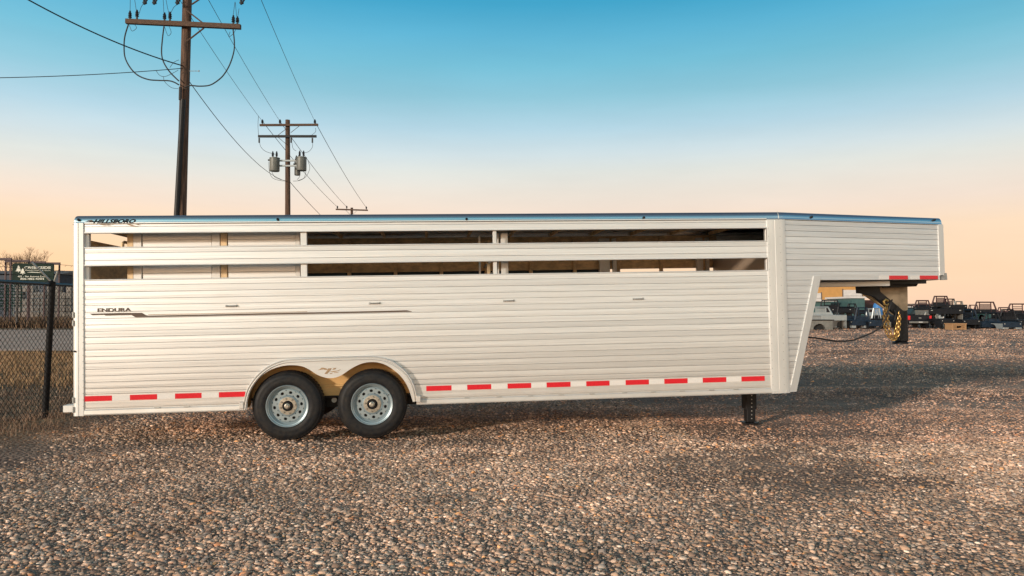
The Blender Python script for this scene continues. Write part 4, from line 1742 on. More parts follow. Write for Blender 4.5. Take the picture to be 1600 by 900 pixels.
def rel(o, p):
    return Vector(p) - Vector(o.location)


# pole one
Z1 = 19.0
base1 = W(272, 335, Z1)
topd = (W(292.5, 0, Z1) - W(283.2, 335, Z1)).normalized()
p_mid = W(283.2, 335, Z1)
g1 = p_mid - topd * (p_mid.z / topd.z)
p1 = empty('utility_pole', g1, 0, 'tall near wooden utility pole with black cables looping down beneath its crossarm', 'utility pole')
r_ = lambda p: CAM + (Vector(p) - CAM) * (1 - .2 / Z1) + Vector((0, .2, 0)) - g1
topl = topd * (11.9 / topd.z)
MB().tube([(0, 0, -.1), topl * .25, topl * .5, topl * .75, topl], [.135, .13, .122, .116, .11], 18).build('pole_shaft', 'wood_pole', p1, smooth=True)
aL, aR = r_(W(197, 33.5, Z1)), r_(W(376, 42, Z1))


def arm(a, c, par, hh=.06, dd=.05, name='crossarm', m='wood_arm', y=-.2):
    a, c = Vector(a), Vector(c)
    lo, hi = Vector((0, 0, -hh)), Vector((0, 0, hh))
    b_ = MB().prism([a + lo + Vector((0, y - dd, 0)), a + hi + Vector((0, y - dd, 0)), a + hi + Vector((0, y + dd, 0)), a + lo + Vector((0, y + dd, 0))],
                    [c + lo + Vector((0, y - dd, 0)), c + hi + Vector((0, y - dd, 0)), c + hi + Vector((0, y + dd, 0)), c + lo + Vector((0, y + dd, 0))])
    return b_.build(name, m, par)


arm(aL, aR, p1)
arm(r_(W(212, -88, Z1)), r_(W(380, -84, Z1)), p1)
for a, c in (((291, 64), (318, 43)), ((289, 14), (316, 35)), ((299, 6), (311, -2))):
    MB().tube([r_(W(*a, Z1)) + Vector((0, -.17, 0)), r_(W(*c, Z1)) + Vector((0, -.17, 0))], .02, 6).build('arm_brace', 'wood_arm', p1)
for px, py, h in ((203, 33, .25), (214, 31, .24), (257, 34, .22), (265.5, 34, .24), (364.5, 40, .25), (371, 39, .20)):
    b = MB()
    q = r_(W(px, py, Z1)) + Vector((0, -.2, .02))
    insul(b, q, h, .05)
    b.build('insulator', 'porcelain', p1, smooth=True)
for px in (222, 275, 370):
    b = MB()
    insul(b, r_(W(px, -89, Z1)) + Vector((0, -.2, .03)), .2, .05)
    b.build('insulator', 'porcelain', p1, smooth=True)
# fused cut-outs hanging at the top of the frame
for px in (225, 240, 276, 376):
    b = MB()
    q0, q1 = r_(W(px, -22, Z1)), r_(W(px + 2, 8, Z1))
    b.tube([q0 + Vector((0, -.2, 0)), q1 + Vector((0, -.25, 0))], [.035, .03], 8)
    for t_ in (.3, .5, .7, .9):
        q = q0.lerp(q1, t_) + Vector((0, -.22, 0))
        b.tube([q - Vector((0, 0, .012)), q + Vector((0, 0, .012))], .058, 8)
    b.tube([q1 + Vector((.0, -.25, 0)), q1 + Vector((.10, -.3, .10))], .02, 6)
    b.build('fuse_cutout', 'porcelain', p1, smooth=True)
# thick looping cables
def spline(pts, n=8):
    pts = [Vector(p) for p in pts]
    o_ = []
    for i in range(len(pts) - 1):
        p0, a, c, p3 = pts[max(0, i - 1)], pts[i], pts[i + 1], pts[min(len(pts) - 1, i + 2)]
        for k in range(n):
            t_ = k / n
            o_.append(.5 * ((2 * a) + (c - p0) * t_ + (2 * p0 - 5 * a + 4 * c - p3) * t_ * t_ + (3 * a - p0 - 3 * c + p3) * t_ ** 3))
    o_.append(pts[-1])
    return o_


loops = [[(201.5, 38), (196, 56), (194.5, 72), (196, 90), (204, 106), (216, 118), (232, 124.5), (248, 126), (264, 126.5), (273, 129), (280, 133)],
         [(257, 40), (254.5, 60), (253, 82), (256, 97), (266, 113), (280, 127)],
         [(364.5, 46), (366.5, 64), (366, 80), (360, 100), (351, 116), (341, 126), (328, 133.5), (312, 135), (298, 134), (289, 137)]]
for lp in loops:
    MB().tube(spline([r_(W(x, y, Z1)) + Vector((0, -.22, 0)) for x, y in lp]), .017, 8).build('looping_cable', 'wire', p1, smooth='all')
for lp in ([(203, 34), (204, 10), (204, -30)], [(214, 20), (210, -8), (208, -30)], [(257, 34), (256, 8), (253, -30)], [(265, 24), (261, 6), (255, -30)], [(218, 22), (221, 12), (225, 6)],
           [(267, 22), (272, 12), (277, 8)], [(364, 30), (367, 8), (368, 5), (370, 26)], [(374, 14), (372, 26)],
           [(203, 40), (207, 49), (214, 44), (211, 39)], [(258, 43), (263, 56), (268, 51), (264, 40)], [(360, 50), (358, 58), (365, 53), (369, 46)],
           [(244, 110), (250, 118), (258, 120), (268, 116), (279, 110)], [(266, 106), (272, 98), (280, 94)], [(256, 120), (258, 128), (268, 137), (279, 139)]):
    MB().tube(spline([r_(W(x, y, Z1)) + Vector((0, -.22, 0)) for x, y in lp], 6), .006, 5).build('jumper_wire', 'wire', p1, smooth='all')
q = r_(W(299, 109, Z1))
MB().tube([q + Vector((-.1, -.1, 0)), q + Vector((.13, -.1, 0)), q + Vector((.16, -.1, 0))], [.008, .008, .028], 8).build('eye_bolt', 'galv', p1)
# cable conduit strapped to the pole
MB().tube([r_(W(282, 136, Z1)) + Vector((0, -.20, 0)), r_(W(281.5, 156, Z1)) + Vector((0, -.20, 0))], .04, 8).build('cable_riser', 'wire', p1)
MB().tube([r_(W(285, 155, Z1)) + Vector((0, -.16, 0)), r_(W(273.8, 335, Z1)) + Vector((0, -.12, 0)), r_(W(267.0, 540, Z1)) + Vector((0, -.12, 0))], .068, 12).build('riser_conduit', 'black', p1, smooth=True)

# pole two
Z2 = 39.4
g2 = W(451.5, 335, Z2)
g2.z = 0
p2 = empty('utility_pole', g2, 0, 'middle wooden utility pole carrying three grey transformers and two crossarms', 'utility pole')
r_ = lambda p: CAM + (Vector(p) - CAM) * (1 - .2 / Z2) + Vector((0, .2, 0)) - g2
tp = W(449.5, 187.5, Z2) - g2
MB().tube([(0, 0, -.1), tp * .5, tp], [.16, .145, .12], 14).build('pole_shaft', 'wood_pole', p2, smooth=True)
arm(r_(W(406, 195.5, Z2)), r_(W(497, 195, Z2)), p2, .055, .05)
arm(r_(W(403.5, 213, Z2)), r_(W(494.5, 213, Z2)), p2, .06, .05, m='black')
for px in (410, 437.5, 492):
    b = MB()
    insul(b, r_(W(px, 194.5, Z2)) + Vector((0, -.2, .02)), .25, .075)
    b.build('insulator', 'porcelain', p2, smooth=True)
for px in (405.5, 455.5, 488.5):
    b = MB()
    q = r_(W(px, 216, Z2)) + Vector((0, -.25, 0))
    b.tube([q, q + Vector((0, 0, -.25))], .045, 8)
    b.build('fuse_cutout', 'porcelain', p2, smooth=True)
for a, c in (((434, 211), (448, 200)), ((468, 196), (454, 207)), ((434, 214), (448, 226))):
    MB().tube([r_(W(*a, Z2)) + Vector((0, -.16, 0)), r_(W(*c, Z2)) + Vector((0, -.16, 0))], .014, 6).build('arm_brace', 'wood_arm', p2)


def transformer(px, py0, py1, hw, dy, par, rr):
    t_ = bpy.data.objects.new('transformer', None)
    COL.objects.link(t_)
    t_.parent = par
    q = rr(W(px, py1, Z2)) + Vector((0, dy, 0))
    t_.location = q
    h = (py1 - py0) * Z2 / FPX
    r0 = hw * Z2 / FPX
    MB().lathe([(0, 0), (r0 * .95, 0), (r0, .04), (r0, h * .93), (r0 * 1.06, h * .94), (r0 * 1.06, h), (r0 * .5, h * 1.05), (0, h * 1.06)], 24, 'z').build('tank', 'transformer', t_, smooth=True)
    for dx in (-.4, .4):
        b_ = MB()
        insul(b_, (dx * r0, 0, h), .36, .07)
        b_.build('bushing', 'porcelain', t_, smooth=True)
    MB().bbox(-r0 * 1.35, -r0 * .95, -.05, .05, h * .78, h * .9, .01).build('lug', 'porcelain', t_)


transformer(429.5, 247, 268, 7.6, -.25, p2, r_)
transformer(471.5, 246, 267, 7.6, -.25, p2, r_)
transformer(460, 250, 271, 4.6, .35, p2, r_)
for y0 in (251, 259):
    a, c = r_(W(436, y0 + 1, Z2)), r_(W(466, y0, Z2))
    MB().bbox(a.x, c.x, -.2, -.14, c.z - .04, c.z + .05, .008).build('mount_bracket', 'bed_silver', p2)
for lp in ([(405.5, 222), (408, 230), (416, 237), (430, 241)], [(488.5, 222), (488, 230), (482, 237), (472, 239.5)], [(456, 222), (458, 232), (463, 236)], [(404, 212), (403, 195), (404, 181)],
           [(493, 200), (493, 206), (487, 211)],
           [(420, 253), (421, 268), (426, 278), (437, 282), (447, 283)], [(425, 269), (430, 277), (440, 281)], [(481, 251), (484, 263), (478, 276), (468, 282), (458, 283)], [(478, 268), (475, 278), (466, 282)],
           [(468, 268), (468, 276), (464, 281)]):
    MB().tube(spline([r_(W(x, y, Z2)) + Vector((0, -.2, 0)) for x, y in lp], 6), .011, 5).build('jumper_wire', 'wire', p2, smooth='all')

# pole three
Z3 = 71.0
g3 = W(550, 335, Z3)
g3.z = 0
p3 = empty('utility_pole', g3, 0, 'farthest utility pole, only its single crossarm showing above the trailer roof', 'utility pole')
r_ = lambda p: Vector(p) - g3
tp = r_(W(549.7, 324.5, Z3))
MB().tube([(0, 0, -.1), tp], [.17, .12], 10).build('pole_shaft', 'wood_pole', p3, smooth=True)
arm(r_(W(525.5, 327.5, Z3)), r_(W(575.5, 329, Z3)), p3, .065, .06, m='wood_arm')
for px, py in ((528, 327), (542.5, 327), (573, 328)):
    b = MB()
    insul(b, r_(W(px, py, Z3)) + Vector((0, -.2, .03)), .28, .09)
    b.build('insulator', 'porcelain', p3, smooth=True)
for a, c in (((541, 329), (549, 337)), ((558, 330), (550, 337))):
    MB().tube([r_(W(*a, Z3)) + Vector((0, -.2, 0)), r_(W(*c, Z3)) + Vector((0, -.2, 0))], .02, 5).build('arm_brace', 'galv', p3)

# spans
def span(a, c, sag, rad, label, m='wire'):
    a, c = Vector(a), Vector(c)
    pts = []
    for k in range(25):
        t_ = k / 24
        q_ = a.lerp(c, t_)
        q_.z -= sag * 4 * t_ * (1 - t_)
        pts.append(q_ - a)
    o_ = MB().tube(pts, rad, 5).build('power_line', m, None, smooth='all')
    o_.location = a
    return tag(o_, label, 'power line', 'wires between the utility poles')


tops1 = [W(222, -93, Z1), W(275, -93, Z1), W(370, -93, Z1)]
tops2 = [W(410, 189.5, Z2), W(437.5, 189.5, Z2), W(492, 189.5, Z2)]
tops3 = [W(528, 324, Z3), W(542.5, 324, Z3), W(573, 325, Z3)]
nm = ['left', 'middle', 'right']
for k in range(3):
    span(tops1[k], tops2[k], .15, .009, 'thin overhead wire, %s of three from the near pole to the transformer pole' % nm[k])
    span(tops2[k], tops3[k], .25, .016, 'thin overhead wire, %s of three from the transformer pole to the farthest pole' % nm[k])
span(W(292, 122, Z1), W(447, 283, Z2), .5, .011, 'lower sagging wire from the near pole to below the transformers')
span(W(452, 283, Z2), W(548, 375, Z3), .3, .016, 'lower wire descending behind the trailer from the transformer pole')
a_ = span(W(288.5, 105, Z1) + Vector((0, -.12, 0)), W(-60, -62, 15), .22, .016, 'thick black service drop rising to the upper left corner')
a_ = span(W(288.5, 109, Z1) + Vector((0, -.12, 0)), W(-250, 120, 16), .12, .010, 'thin service wire running nearly level to the left edge')

# ------------------------------------------------------------------ left background
def sign_and_frames():
    ZS = 60.0
    o = empty('roadside_sign', W(52, 445, ZS), 0, 'dark green roadside sign with cream trees and lettering above the fence rail', 'sign')
    r2 = lambda p: Vector(p) - o.location
    a, c = r2(W(19, 445, ZS)), r2(W(84.5, 411.5, ZS))
    # rounded board
    rad = .22
    loop = []
    for (cx_, cz_, a0) in ((c.x - rad, a.z + rad, -90), (c.x - rad, c.z - rad, 0), (a.x + rad, c.z - rad, 90), (a.x + rad, a.z + rad, 180)):
        for k in range(5):
            t_ = R(a0 + 90 * k / 4)
            loop.append((cx_ + rad * math.cos(t_), cz_ + rad * math.sin(t_)))
    MB().prism([(x, -.04, z) for x, z in loop], [(x, .04, z) for x, z in loop]).build('sign_board', 'sign', o)
    for px in (26, 78):
        q = r2(W(px, 445, ZS))
        MB().box(q.x - .07, q.x + .07, .05, .17, -(o.location.z) + .5, c.z - .2).build('sign_post', 'black', o)
    fn = lambda u, h: (u, -.045, h)
    def tx(s, x0, y1, x1, y0, bold=0):
        A_, B_ = r2(W(x0, y1, ZS)), r2(W(x1, y0, ZS))
        text_on(s, A_.x, B_.x, A_.z, B_.z, fn, 'sign_lettering', 'sign_white', o, bold=bold)
    tx('CREEKSIDE', 38.5, 420.3, 80, 416.3, .02)
    tx('Veterinary Clinic', 39.5, 424, 79.5, 421.2)
    tx('402 - 9th Avenue East', 28, 433.2, 71, 430.6, .01)
    tx('306-482-4304', 32, 437.2, 69.5, 434.2, .02)
    w2 = [r2(W(x, y, ZS)) for x, y in ((42, 425.6), (50, 424.9), (60, 425.3), (66, 426.4), (58, 426.2), (50, 425.9))]
    MB().prism([(p.x, -.046, p.z) for p in w2], [(p.x, -.041, p.z) for p in w2]).build('sign_swash', 'sign_white', o)

    def tree(cx_, y0, y1, hw):
        for k in range(3):
            yt = y1 + (y0 - y1) * .26 * k
            yb = y1 + (y0 - y1) * (.40 + .22 * k)
            ww = hw * (.5 + .25 * k)
            pts = [r2(W(cx_ - ww, yb, ZS)), r2(W(cx_ + ww, yb, ZS)), r2(W(cx_ + .6, yt, ZS)), r2(W(cx_ - .6, yt, ZS))]
            MB().prism([(p.x, -.047 - .002 * k, p.z) for p in pts], [(p.x, -.041, p.z) for p in pts]).build('tree_emblem', 'sign_white', o)
        q0, q1 = r2(W(cx_ - .5, y0, ZS)), r2(W(cx_ + .5, y0 - 2, ZS))
        MB().box(q0.x, q1.x, -.046, -.041, q0.z, q1.z).build('tree_emblem', 'sign_white', o)
    tree(29.5, 425.5, 415, 5)
    tree(36, 428.8, 419, 4.5)
    # overhead pipe frames of the loading pens
    ZF = 62.0
    defs = [((-40, 402.5), (17, 403), (9.5, 445), 'steel pipe arch at the far left edge above the fence'),
            ((8, 405.5), (45, 406), (16, 445), 'steel pipe arch just left of the sign top'),
            ((44, 407.5), (70, 408.2), (70, 445), 'short steel pipe arch over the middle of the sign'),
            ((46, 409.3), (93, 410), (92, 445), 'steel pipe arch ending right of the sign')]
    for (a_, c_, leg, lab) in defs:
        ZF += 1.2
        A_, C_ = W(*a_, ZF), W(*c_, ZF)
        f_ = empty('pipe_arch', (C_.x, ZF, 0), 0, lab, 'pipe arch', 'pipe arches of the pens across the road')
        MB().box(A_.x - C_.x, .06, -.06, .06, C_.z - .22, C_.z).build('top_bar', 'bed_rust', f_)
        MB().box(-.06, .06, -.05, .05, .5, C_.z - .222).build('leg', 'bed_rust', f_)
        MB().box(A_.x - C_.x, A_.x - C_.x + .12, -.05, .05, .5, C_.z - .222).build('leg', 'bed_rust', f_)
    # dark low shed behind the sign
    ZB = 84
    A_, C_ = W(-60, 470, ZB), W(93, 423, ZB)
    s_ = empty('dark_shed', (A_.x, ZB, 0), 0, 'long low dark blue shed behind the green sign', 'shed')
    b = MB().box(0, C_.x - A_.x, 0, 8, 0, C_.z - .4)
    b.build('wall', 'navy', s_)
    MB().prism([(-.2, -.4, C_.z - .4), (-.2, 4, C_.z + .2), (-.2, 8.4, C_.z - .4)], [(C_.x - A_.x + .2, -.4, C_.z - .4), (C_.x - A_.x + .2, 4, C_.z + .2), (C_.x - A_.x + .2, 8.4, C_.z - .4)]).build('roof', 'roof_brown', s_)
    # small house on the right with a pitched roof
    ZH = 120
    A_, C_ = W(94, 460, ZH), W(150, 423, ZH)
    h_ = empty('small_house', (A_.x, ZH, 0), 0, 'small grey house roof between the sign and the trailer rear', 'house')
    wd = C_.x - A_.x
    e_ = W(96, 436, ZH).z
    MB().box(0, wd, 0, 7, 0, e_).build('wall', 'grey_wall', h_)
    MB().prism([(-.5, -.6, e_), (wd + .4, -.6, e_), (wd + .4, 3.5, C_.z), (2.6, 3.5, C_.z)], [(-.5, 7.6, e_), (wd + .4, 7.6, e_), (wd + .4, 3.6, C_.z), (2.6, 3.6, C_.z)]).build('roof', 'roof_brown', h_)
    MB().box(1.4, 2.6, -.03, .02, e_ - 1.6, e_ - .5).build('window', 'glass', h_)
    # livestock panels
    ZP = 72.0
    def gate(x0p, x1p, ytop, ybot, m, lab, rails, mesh=False, Zd=ZP):
        A_, C_ = W(x0p, ybot, Zd), W(x1p, ytop, Zd)
        o_ = empty('corral_panel', (A_.x, Zd, A_.z), 0, lab, 'corral panel', 'corral panels stored across the road')
        wd_, hh_ = C_.x - A_.x, C_.z - A_.z
        for x_ in (0, wd_):
            MB().tube([(x_, 0, -.6), (x_, 0, hh_)], .045, 6).build('upright', m, o_)
        for k in range(rails):
            z_ = hh_ * k / (rails - 1)
            MB().tube([(.04, 0, z_), (wd_ - .04, 0, z_)], .05 if not mesh else .02, 6).build('rail', m, o_)
        if mesh:
            b_ = MB()
            nv = int(wd_ / .28)
            for k in range(1, nv):
                b_.tube([(wd_ * k / nv, -.02, 0), (wd_ * k / nv, -.02, hh_)], .018, 4)
            b_.build('mesh_bars', m, o_, kind='stuff')
    gate(-30, 10, 446, 483, 'green', 'dark green railed corral panel at the left edge', 7)
    gate(7, 21, 446, 482, 'green', 'narrow dark green corral panel beside the wire panels', 9)
    gate(-20, 14, 447, 483, 'green', 'dark green corral panel standing behind the front green ones', 9, Zd=73)
    gate(21, 46, 445, 486, 'bed_silver', 'pale wire mesh panel next to the green panels', 8, True)
    gate(10, 34, 447, 478, 'green', 'dark green corral panel half hidden behind the first wire mesh panel', 8, Zd=71)
    gate(46, 70, 445, 487, 'bed_silver', 'pale wire mesh panel in the middle of the row', 7, True)
    gate(70, 96, 446, 486, 'bed_grey', 'grey wire mesh panel behind the fence post', 7, True)
    # whitish stacked bales behind the mesh, seen through it
    A_, C_ = W(22, 486, 76), W(112, 446, 76)
    o_ = empty('stone_stack', (A_.x, 76, 0), 0, 'pale block stack behind the wire mesh panels', 'block stack')
    rr = random.Random(4)
    wd_ = C_.x - A_.x
    M['pale'] = mat('pale_block', (.30, .26, .23), .8, 0, .3, 3)
    src = {}
    for iz in range(6):
        for ix in range(9):
            bw, bh = wd_ / 9, C_.z / 6
            if rr.random() < .12 and iz > 3:
                continue
            j = rr.random() * .1
            MB().bbox(ix * bw + .03, ix * bw + bw - .03, j, j + .9, iz * bh + .01, iz * bh + bh - .03, .04).build('block', 'pale', o_)


sign_and_frames()


# bare bushes/trees on the left horizon
def bare_tree(base, height, spread, lab, seed, name='bare_tree'):
    rr = random.Random(seed)
    o = empty(name, base, 0, lab, 'tree', 'bare trees on the left skyline')
    tb, cb = MB(), MB()
    tb.tube([(0, 0, 0), (.1, 0, height * .35)], [.22, .14], 7)

    def grow(p, d, ln, r, dep):
        q_ = p + d * ln
        (tb if dep < 1 else cb).tube([p, p.lerp(q_, .5) + Vector((rr.uniform(-.05, .05), 0, 0)) * ln, q_], [r, r * .8, r * .6], 4 if dep else 6, caps=False)
        if dep >= 5:
            return
        for _ in range(3 if dep else 5):
            nd = (d + Vector((rr.uniform(-.7, .7) * spread, rr.uniform(-.7, .7), rr.uniform(-.15, .5)))).normalized()
            grow(q_, nd, ln * rr.uniform(.62, .85), r * .6, dep + 1)
    grow(Vector((.1, 0, height * .33)), Vector((0, 0, 1)), height * .2, .12, 0)
    tb.build('trunk', 'twig', o)
    cb.build('crown', 'twig', o, kind='stuff')


for px, pt, sd_, lab in ((12, 399, 1, 'small bare tree at the far left on the skyline'), (30, 396, 2, 'bare tree above the left half of the green sign'),
                         (49, 390, 3, 'tallest bare tree, above the middle of the green sign'), (68, 398, 5, 'bare tree above the right end of the green sign')):
    Zt = 150
    q = W(px, pt, Zt)
    bare_tree((q.x, Zt, 0), q.z * 1.02, 1.0, lab, sd_)

# ------------------------------------------------------------------ right background: buildings
def building(px0, px1, pyt, Zd, dep, wm, lab, name='warehouse', doors=(), wins=(), roofm='roof_brown', eave=.3, cat='building'):
    A_, C_ = W(px0, 500, Zd), W(px1, pyt, Zd)
    o = empty(name, (A_.x, Zd, 0), 0, lab, cat)
    wd, hh = C_.x - A_.x, C_.z
    MB().box(0, wd, 0, dep, -.05, hh).build('wall', wm, o)
    MB().box(-eave, wd + eave, -eave, dep + eave, hh + .002, hh + .22).build('roof', roofm, o)
    for a, c, t_ in doors:
        a_, c_ = W(a, 500, Zd).x - A_.x, W(c, 500, Zd).x - A_.x
        zt_ = W(a, t_, Zd).z
        d_ = MB().box(a_, c_, -.06, -.002, 0, zt_).build('overhead_door', 'white_wall', o)
        MB().box(a_ - .15, a_ - .002, -.09, -.002, 0, zt_ + .15).build('door_frame', 'roof_brown', o)
        MB().box(c_ + .002, c_ + .15, -.09, -.002, 0, zt_ + .15).build('door_frame', 'roof_brown', o)
        for k in range(1, 5):
            b_ = MB().box(a_ + .05, c_ - .05, -.075, -.061, zt_ * k / 5 - .03, zt_ * k / 5 + .03)
            b_.build('door_seam', 'grey_wall', d_)
    return o


building(1150, 1350.5, 446, 118, 22, 'tan_wall', 'ochre warehouse with white overhead doors behind the truck beds', doors=((1262, 1283, 458), (1318, 1347, 453)))
building(1262, 1298, 471, 92, 9, 'teal', 'low teal shed with pale roof right behind the trailer nose edge', name='teal_shed', roofm='white_wall', eave=.5)
building(1331, 1351, 466, 90, 7, 'teal', 'teal green shipping container in front of the warehouse', name='container', roofm='white_wall', eave=.2, cat='container')
building(1351, 1367, 471.5, 95, 5, 'bed_rust', 'small maroon shed between the teal container and the blue tarp', name='maroon_shed', roofm='bed_rust', eave=.2)
# far low band of buildings on the right horizon
building(1440, 1475, 476, 150, 10, 'white_wall', 'pale low building on the horizon behind the truck beds', name='far_building')
q = W(1371.5, 485, 88)
o = empty('blue_tarp', (q.x, 88, 0), 0, 'bright blue tarp heap behind the black truck beds', 'tarp')
h_ = W(1371, 473, 88).z
MB().lathe([(.55, 0), (.56, h_ * .6), (.5, h_ * .85), (.4, h_ * .97), (0, h_)], 12, 'z').build('tarp_sheet', 'blue', o, smooth=True)


# ------------------------------------------------------------------ truck beds
def truck_bed(px0, px1, ytop, ydeck, ybase, Zd, m, lab, rack=True, skirt='bed_black', z_on=None, mr='bed_black', bars=4, length=2.6, taper=.14, boxes=False, rot=0.0):
    """a flatbed body for a pickup: deck, side skirts, headache rack"""
    wd = (px1 - px0) * Zd / FPX
    cx_ = W((px0 + px1) / 2, 500, Zd).x
    zt_, zd_ = W(800, ytop, Zd).z, W(800, ydeck, Zd).z
    zb_ = max(0, W(800, ybase, Zd).z)
    o = empty('truck_bed', (cx_, Zd, zb_), rot, lab, 'truck bed', 'truck beds stored along the far side of the yard')
    zt_ -= zb_
    zd_ -= zb_
    hw = wd / 2
    MB().bbox(-hw, hw, 0, length, zd_ - .12, zd_, .02).build('deck', m, o)
    MB().bbox(-hw * .97, hw * .97, -.04, -.002, max(.1, zd_ - .45), zd_ - .02, .01).build('tail_panel', m, o)
    for s in (-1, 1):
        x_ = s * hw * .93
        # skirt with wheel arch
        pts = [(0, .02), (0, zd_ - .13), (length, zd_ - .13), (length, .02)]
        ar = [(length * .5 + .48 * math.cos(R(180 - k * 22.5)), .02 + min(zd_ - .2, .5) * math.sin(R(k * 22.5))) for k in range(9)]
        b_ = MB()
        tz = zd_ - .13
        vv_ = []
        for k, (y, z) in enumerate(ar):
            vv_ += [(x_ - .02, y, z), (x_ - .02, y, tz), (x_ + .02, y, z), (x_ + .02, y, tz)]
        ff_ = []
        for k in range(8):
            a = k * 4
            ff_ += [(a, a + 4, a + 5, a + 1), (a + 2, a + 3, a + 7, a + 6), (a, a + 2, a + 6, a + 4)]
        b_.add(vv_, ff_)
        b_.box(x_ - .02, x_ + .02, 0, length * .5 - .48, .02, tz)
        b_.box(x_ - .02, x_ + .02, length * .5 + .48, length, .02, tz)
        b_.build('side_skirt', skirt, o)
        MB().box(s * hw * .62 - .05, s * hw * .62 + .05, .02, length - .05, max(.02, zd_ - .42), zd_ - .121).build('frame_rail', 'black', o)
        MB().box(s * hw * .62 - .06, s * hw * .62 + .06, .2, .35, -.01, max(.02, zd_ - .42) - .001).build('support_block', 'black', o)
        MB().bbox(min(s * hw * .74, s * hw * .84), max(s * hw * .74, s * hw * .84), -.06, -.041, zd_ - .20, zd_ - .12, .008).build('marker_lamp', 'galv', o)
    if boxes:
        for s in (-1, 1):
            MB().bbox(min(s * hw * .35, s * hw * .9), max(s * hw * .35, s * hw * .9), -.02, .5, .02, zd_ - .30, .02).build('tool_box', 'bed_silver', o)
    if rack:
        hb, ht = hw * .92, hw * (1 - taper * 2) * .80
        rr_ = .075
        yk = length - .1
        rk = MB().tube([(-hb, yk, zd_), (-ht, yk, zt_ - .04), (ht, yk, zt_ - .04), (hb, yk, zd_)], rr_, 6).build('headache_rack', mr, o)
        b_ = MB()
        inner = ht * .72
        for s in (-1, 1):
            b_.tube([(s * inner, yk, zd_), (s * inner * .95, yk, zt_ - .05)], .045, 5)
        b_.build('rack_upright', mr, rk)
        for k in range(bars):
            z_ = zd_ + (zt_ - zd_) * (.35 + .5 * k / max(1, bars))
            MB().box(-inner, inner, yk - .02, yk + .02, z_ - .03, z_ + .035).build('rack_bar', mr, rk)
        MB().box(-hb * .95, hb * .95, yk - .03, yk + .03, zd_, zd_ + (zt_ - zd_) * .30).build('headboard', m, rk)
    return o


ZB = 60
TB = truck_bed
TB(1283, 1323.5, 479, 492, 513, ZB - 1, 'bed_silver', 'silver truck bed with slatted rack beside the trailer nose edge', skirt='bed_silver', mr='bed_silver', bars=4)
TB(1326, 1362, 479, 500, 513, ZB, 'navy', 'black truck bed with open rack and silver boxes, right of the silver bed', mr='bed_black', bars=0, boxes=True, taper=.06)
TB(1357, 1383, 480, 501, 514, ZB - .5, 'navy', 'dark blue truck bed with narrow rack left of the gold chains', mr='navy', bars=2, boxes=False)
TB(1298, 1332, 468, 481, 498, 68, 'bed_black', 'tall black truck bed raised behind the silver bed', mr='bed_black', bars=1, taper=.05)
TB(1268, 1286, 481, 492, 503, 66, 'teal', 'small teal truck bed half hidden by the slanted nose edge', mr='teal', bars=3)
TB(1384, 1400, 481, 498, 513, 63, 'bed_black', 'black truck bed behind the gold chains', mr='bed_silver', bars=3)
TB(1400, 1436, 470, 487, 500, 72, 'bed_black', 'black truck bed with maroon rack right of the coupler post', mr='bed_rust', bars=2, skirt='bed_black')
TB(1427, 1452, 482, 488, 496, 66, 'bed_black', 'low black truck bed with rack above the pickup tailgate', mr='bed_black', bars=2)
TB(1452, 1480, 468.5, 479, 495, 66, 'bed_black', 'black truck bed with square maroon rack, first right of the pickup', mr='bed_rust', bars=3, taper=.08)
TB(1450, 1506, 480, 482, 512, 61, 'bed_black', 'long black truck body in the front row right of the pickup', rack=False, skirt='bed_grey')
TB(1481, 1512, 461.5, 476, 484, 64, 'bed_black', 'highest truck bed in the pile, with slatted maroon rack', mr='bed_rust', bars=5, taper=.1)
TB(1498, 1520, 466, 482, 495, 67, 'bed_black', 'black truck bed with slatted rack behind the highest one', mr='bed_black', bars=5, taper=.06)
TB(1516, 1534, 470, 484, 500, 65, 'bed_black', 'black truck bed with pale thin rack in the middle of the pile', mr='bed_grey', bars=2, taper=.12)
TB(1504, 1532, 484, 499, 514, 60, 'bed_black', 'low black truck bed behind the wooden crate', mr='bed_black', bars=3)
TB(1525, 1560, 483, 503, 514, 60.5, 'navy', 'dark navy truck bed in the front row beneath the wide maroon rack', mr='navy', bars=3)
TB(1548, 1590, 471, 488, 500, 63, 'bed_black', 'wide truck bed with broad slatted maroon rack near the right edge', mr='bed_rust', bars=5, taper=.1, skirt='teal')
TB(1566, 1597, 489, 503, 515, 59, 'navy', 'navy truck bed with silver skirt boxes at the right edge, front row', mr='bed_black', bars=1, boxes=True, skirt='bed_silver')
TB(1592, 1622, 483, 500, 514, 60, 'bed_black', 'black truck bed cut off by the right frame edge', mr='bed_black', bars=3)
TB(1600, 1640, 474, 490, 500, 66, 'bed_black', 'black truck bed just past the right frame edge', mr='bed_rust', bars=3)

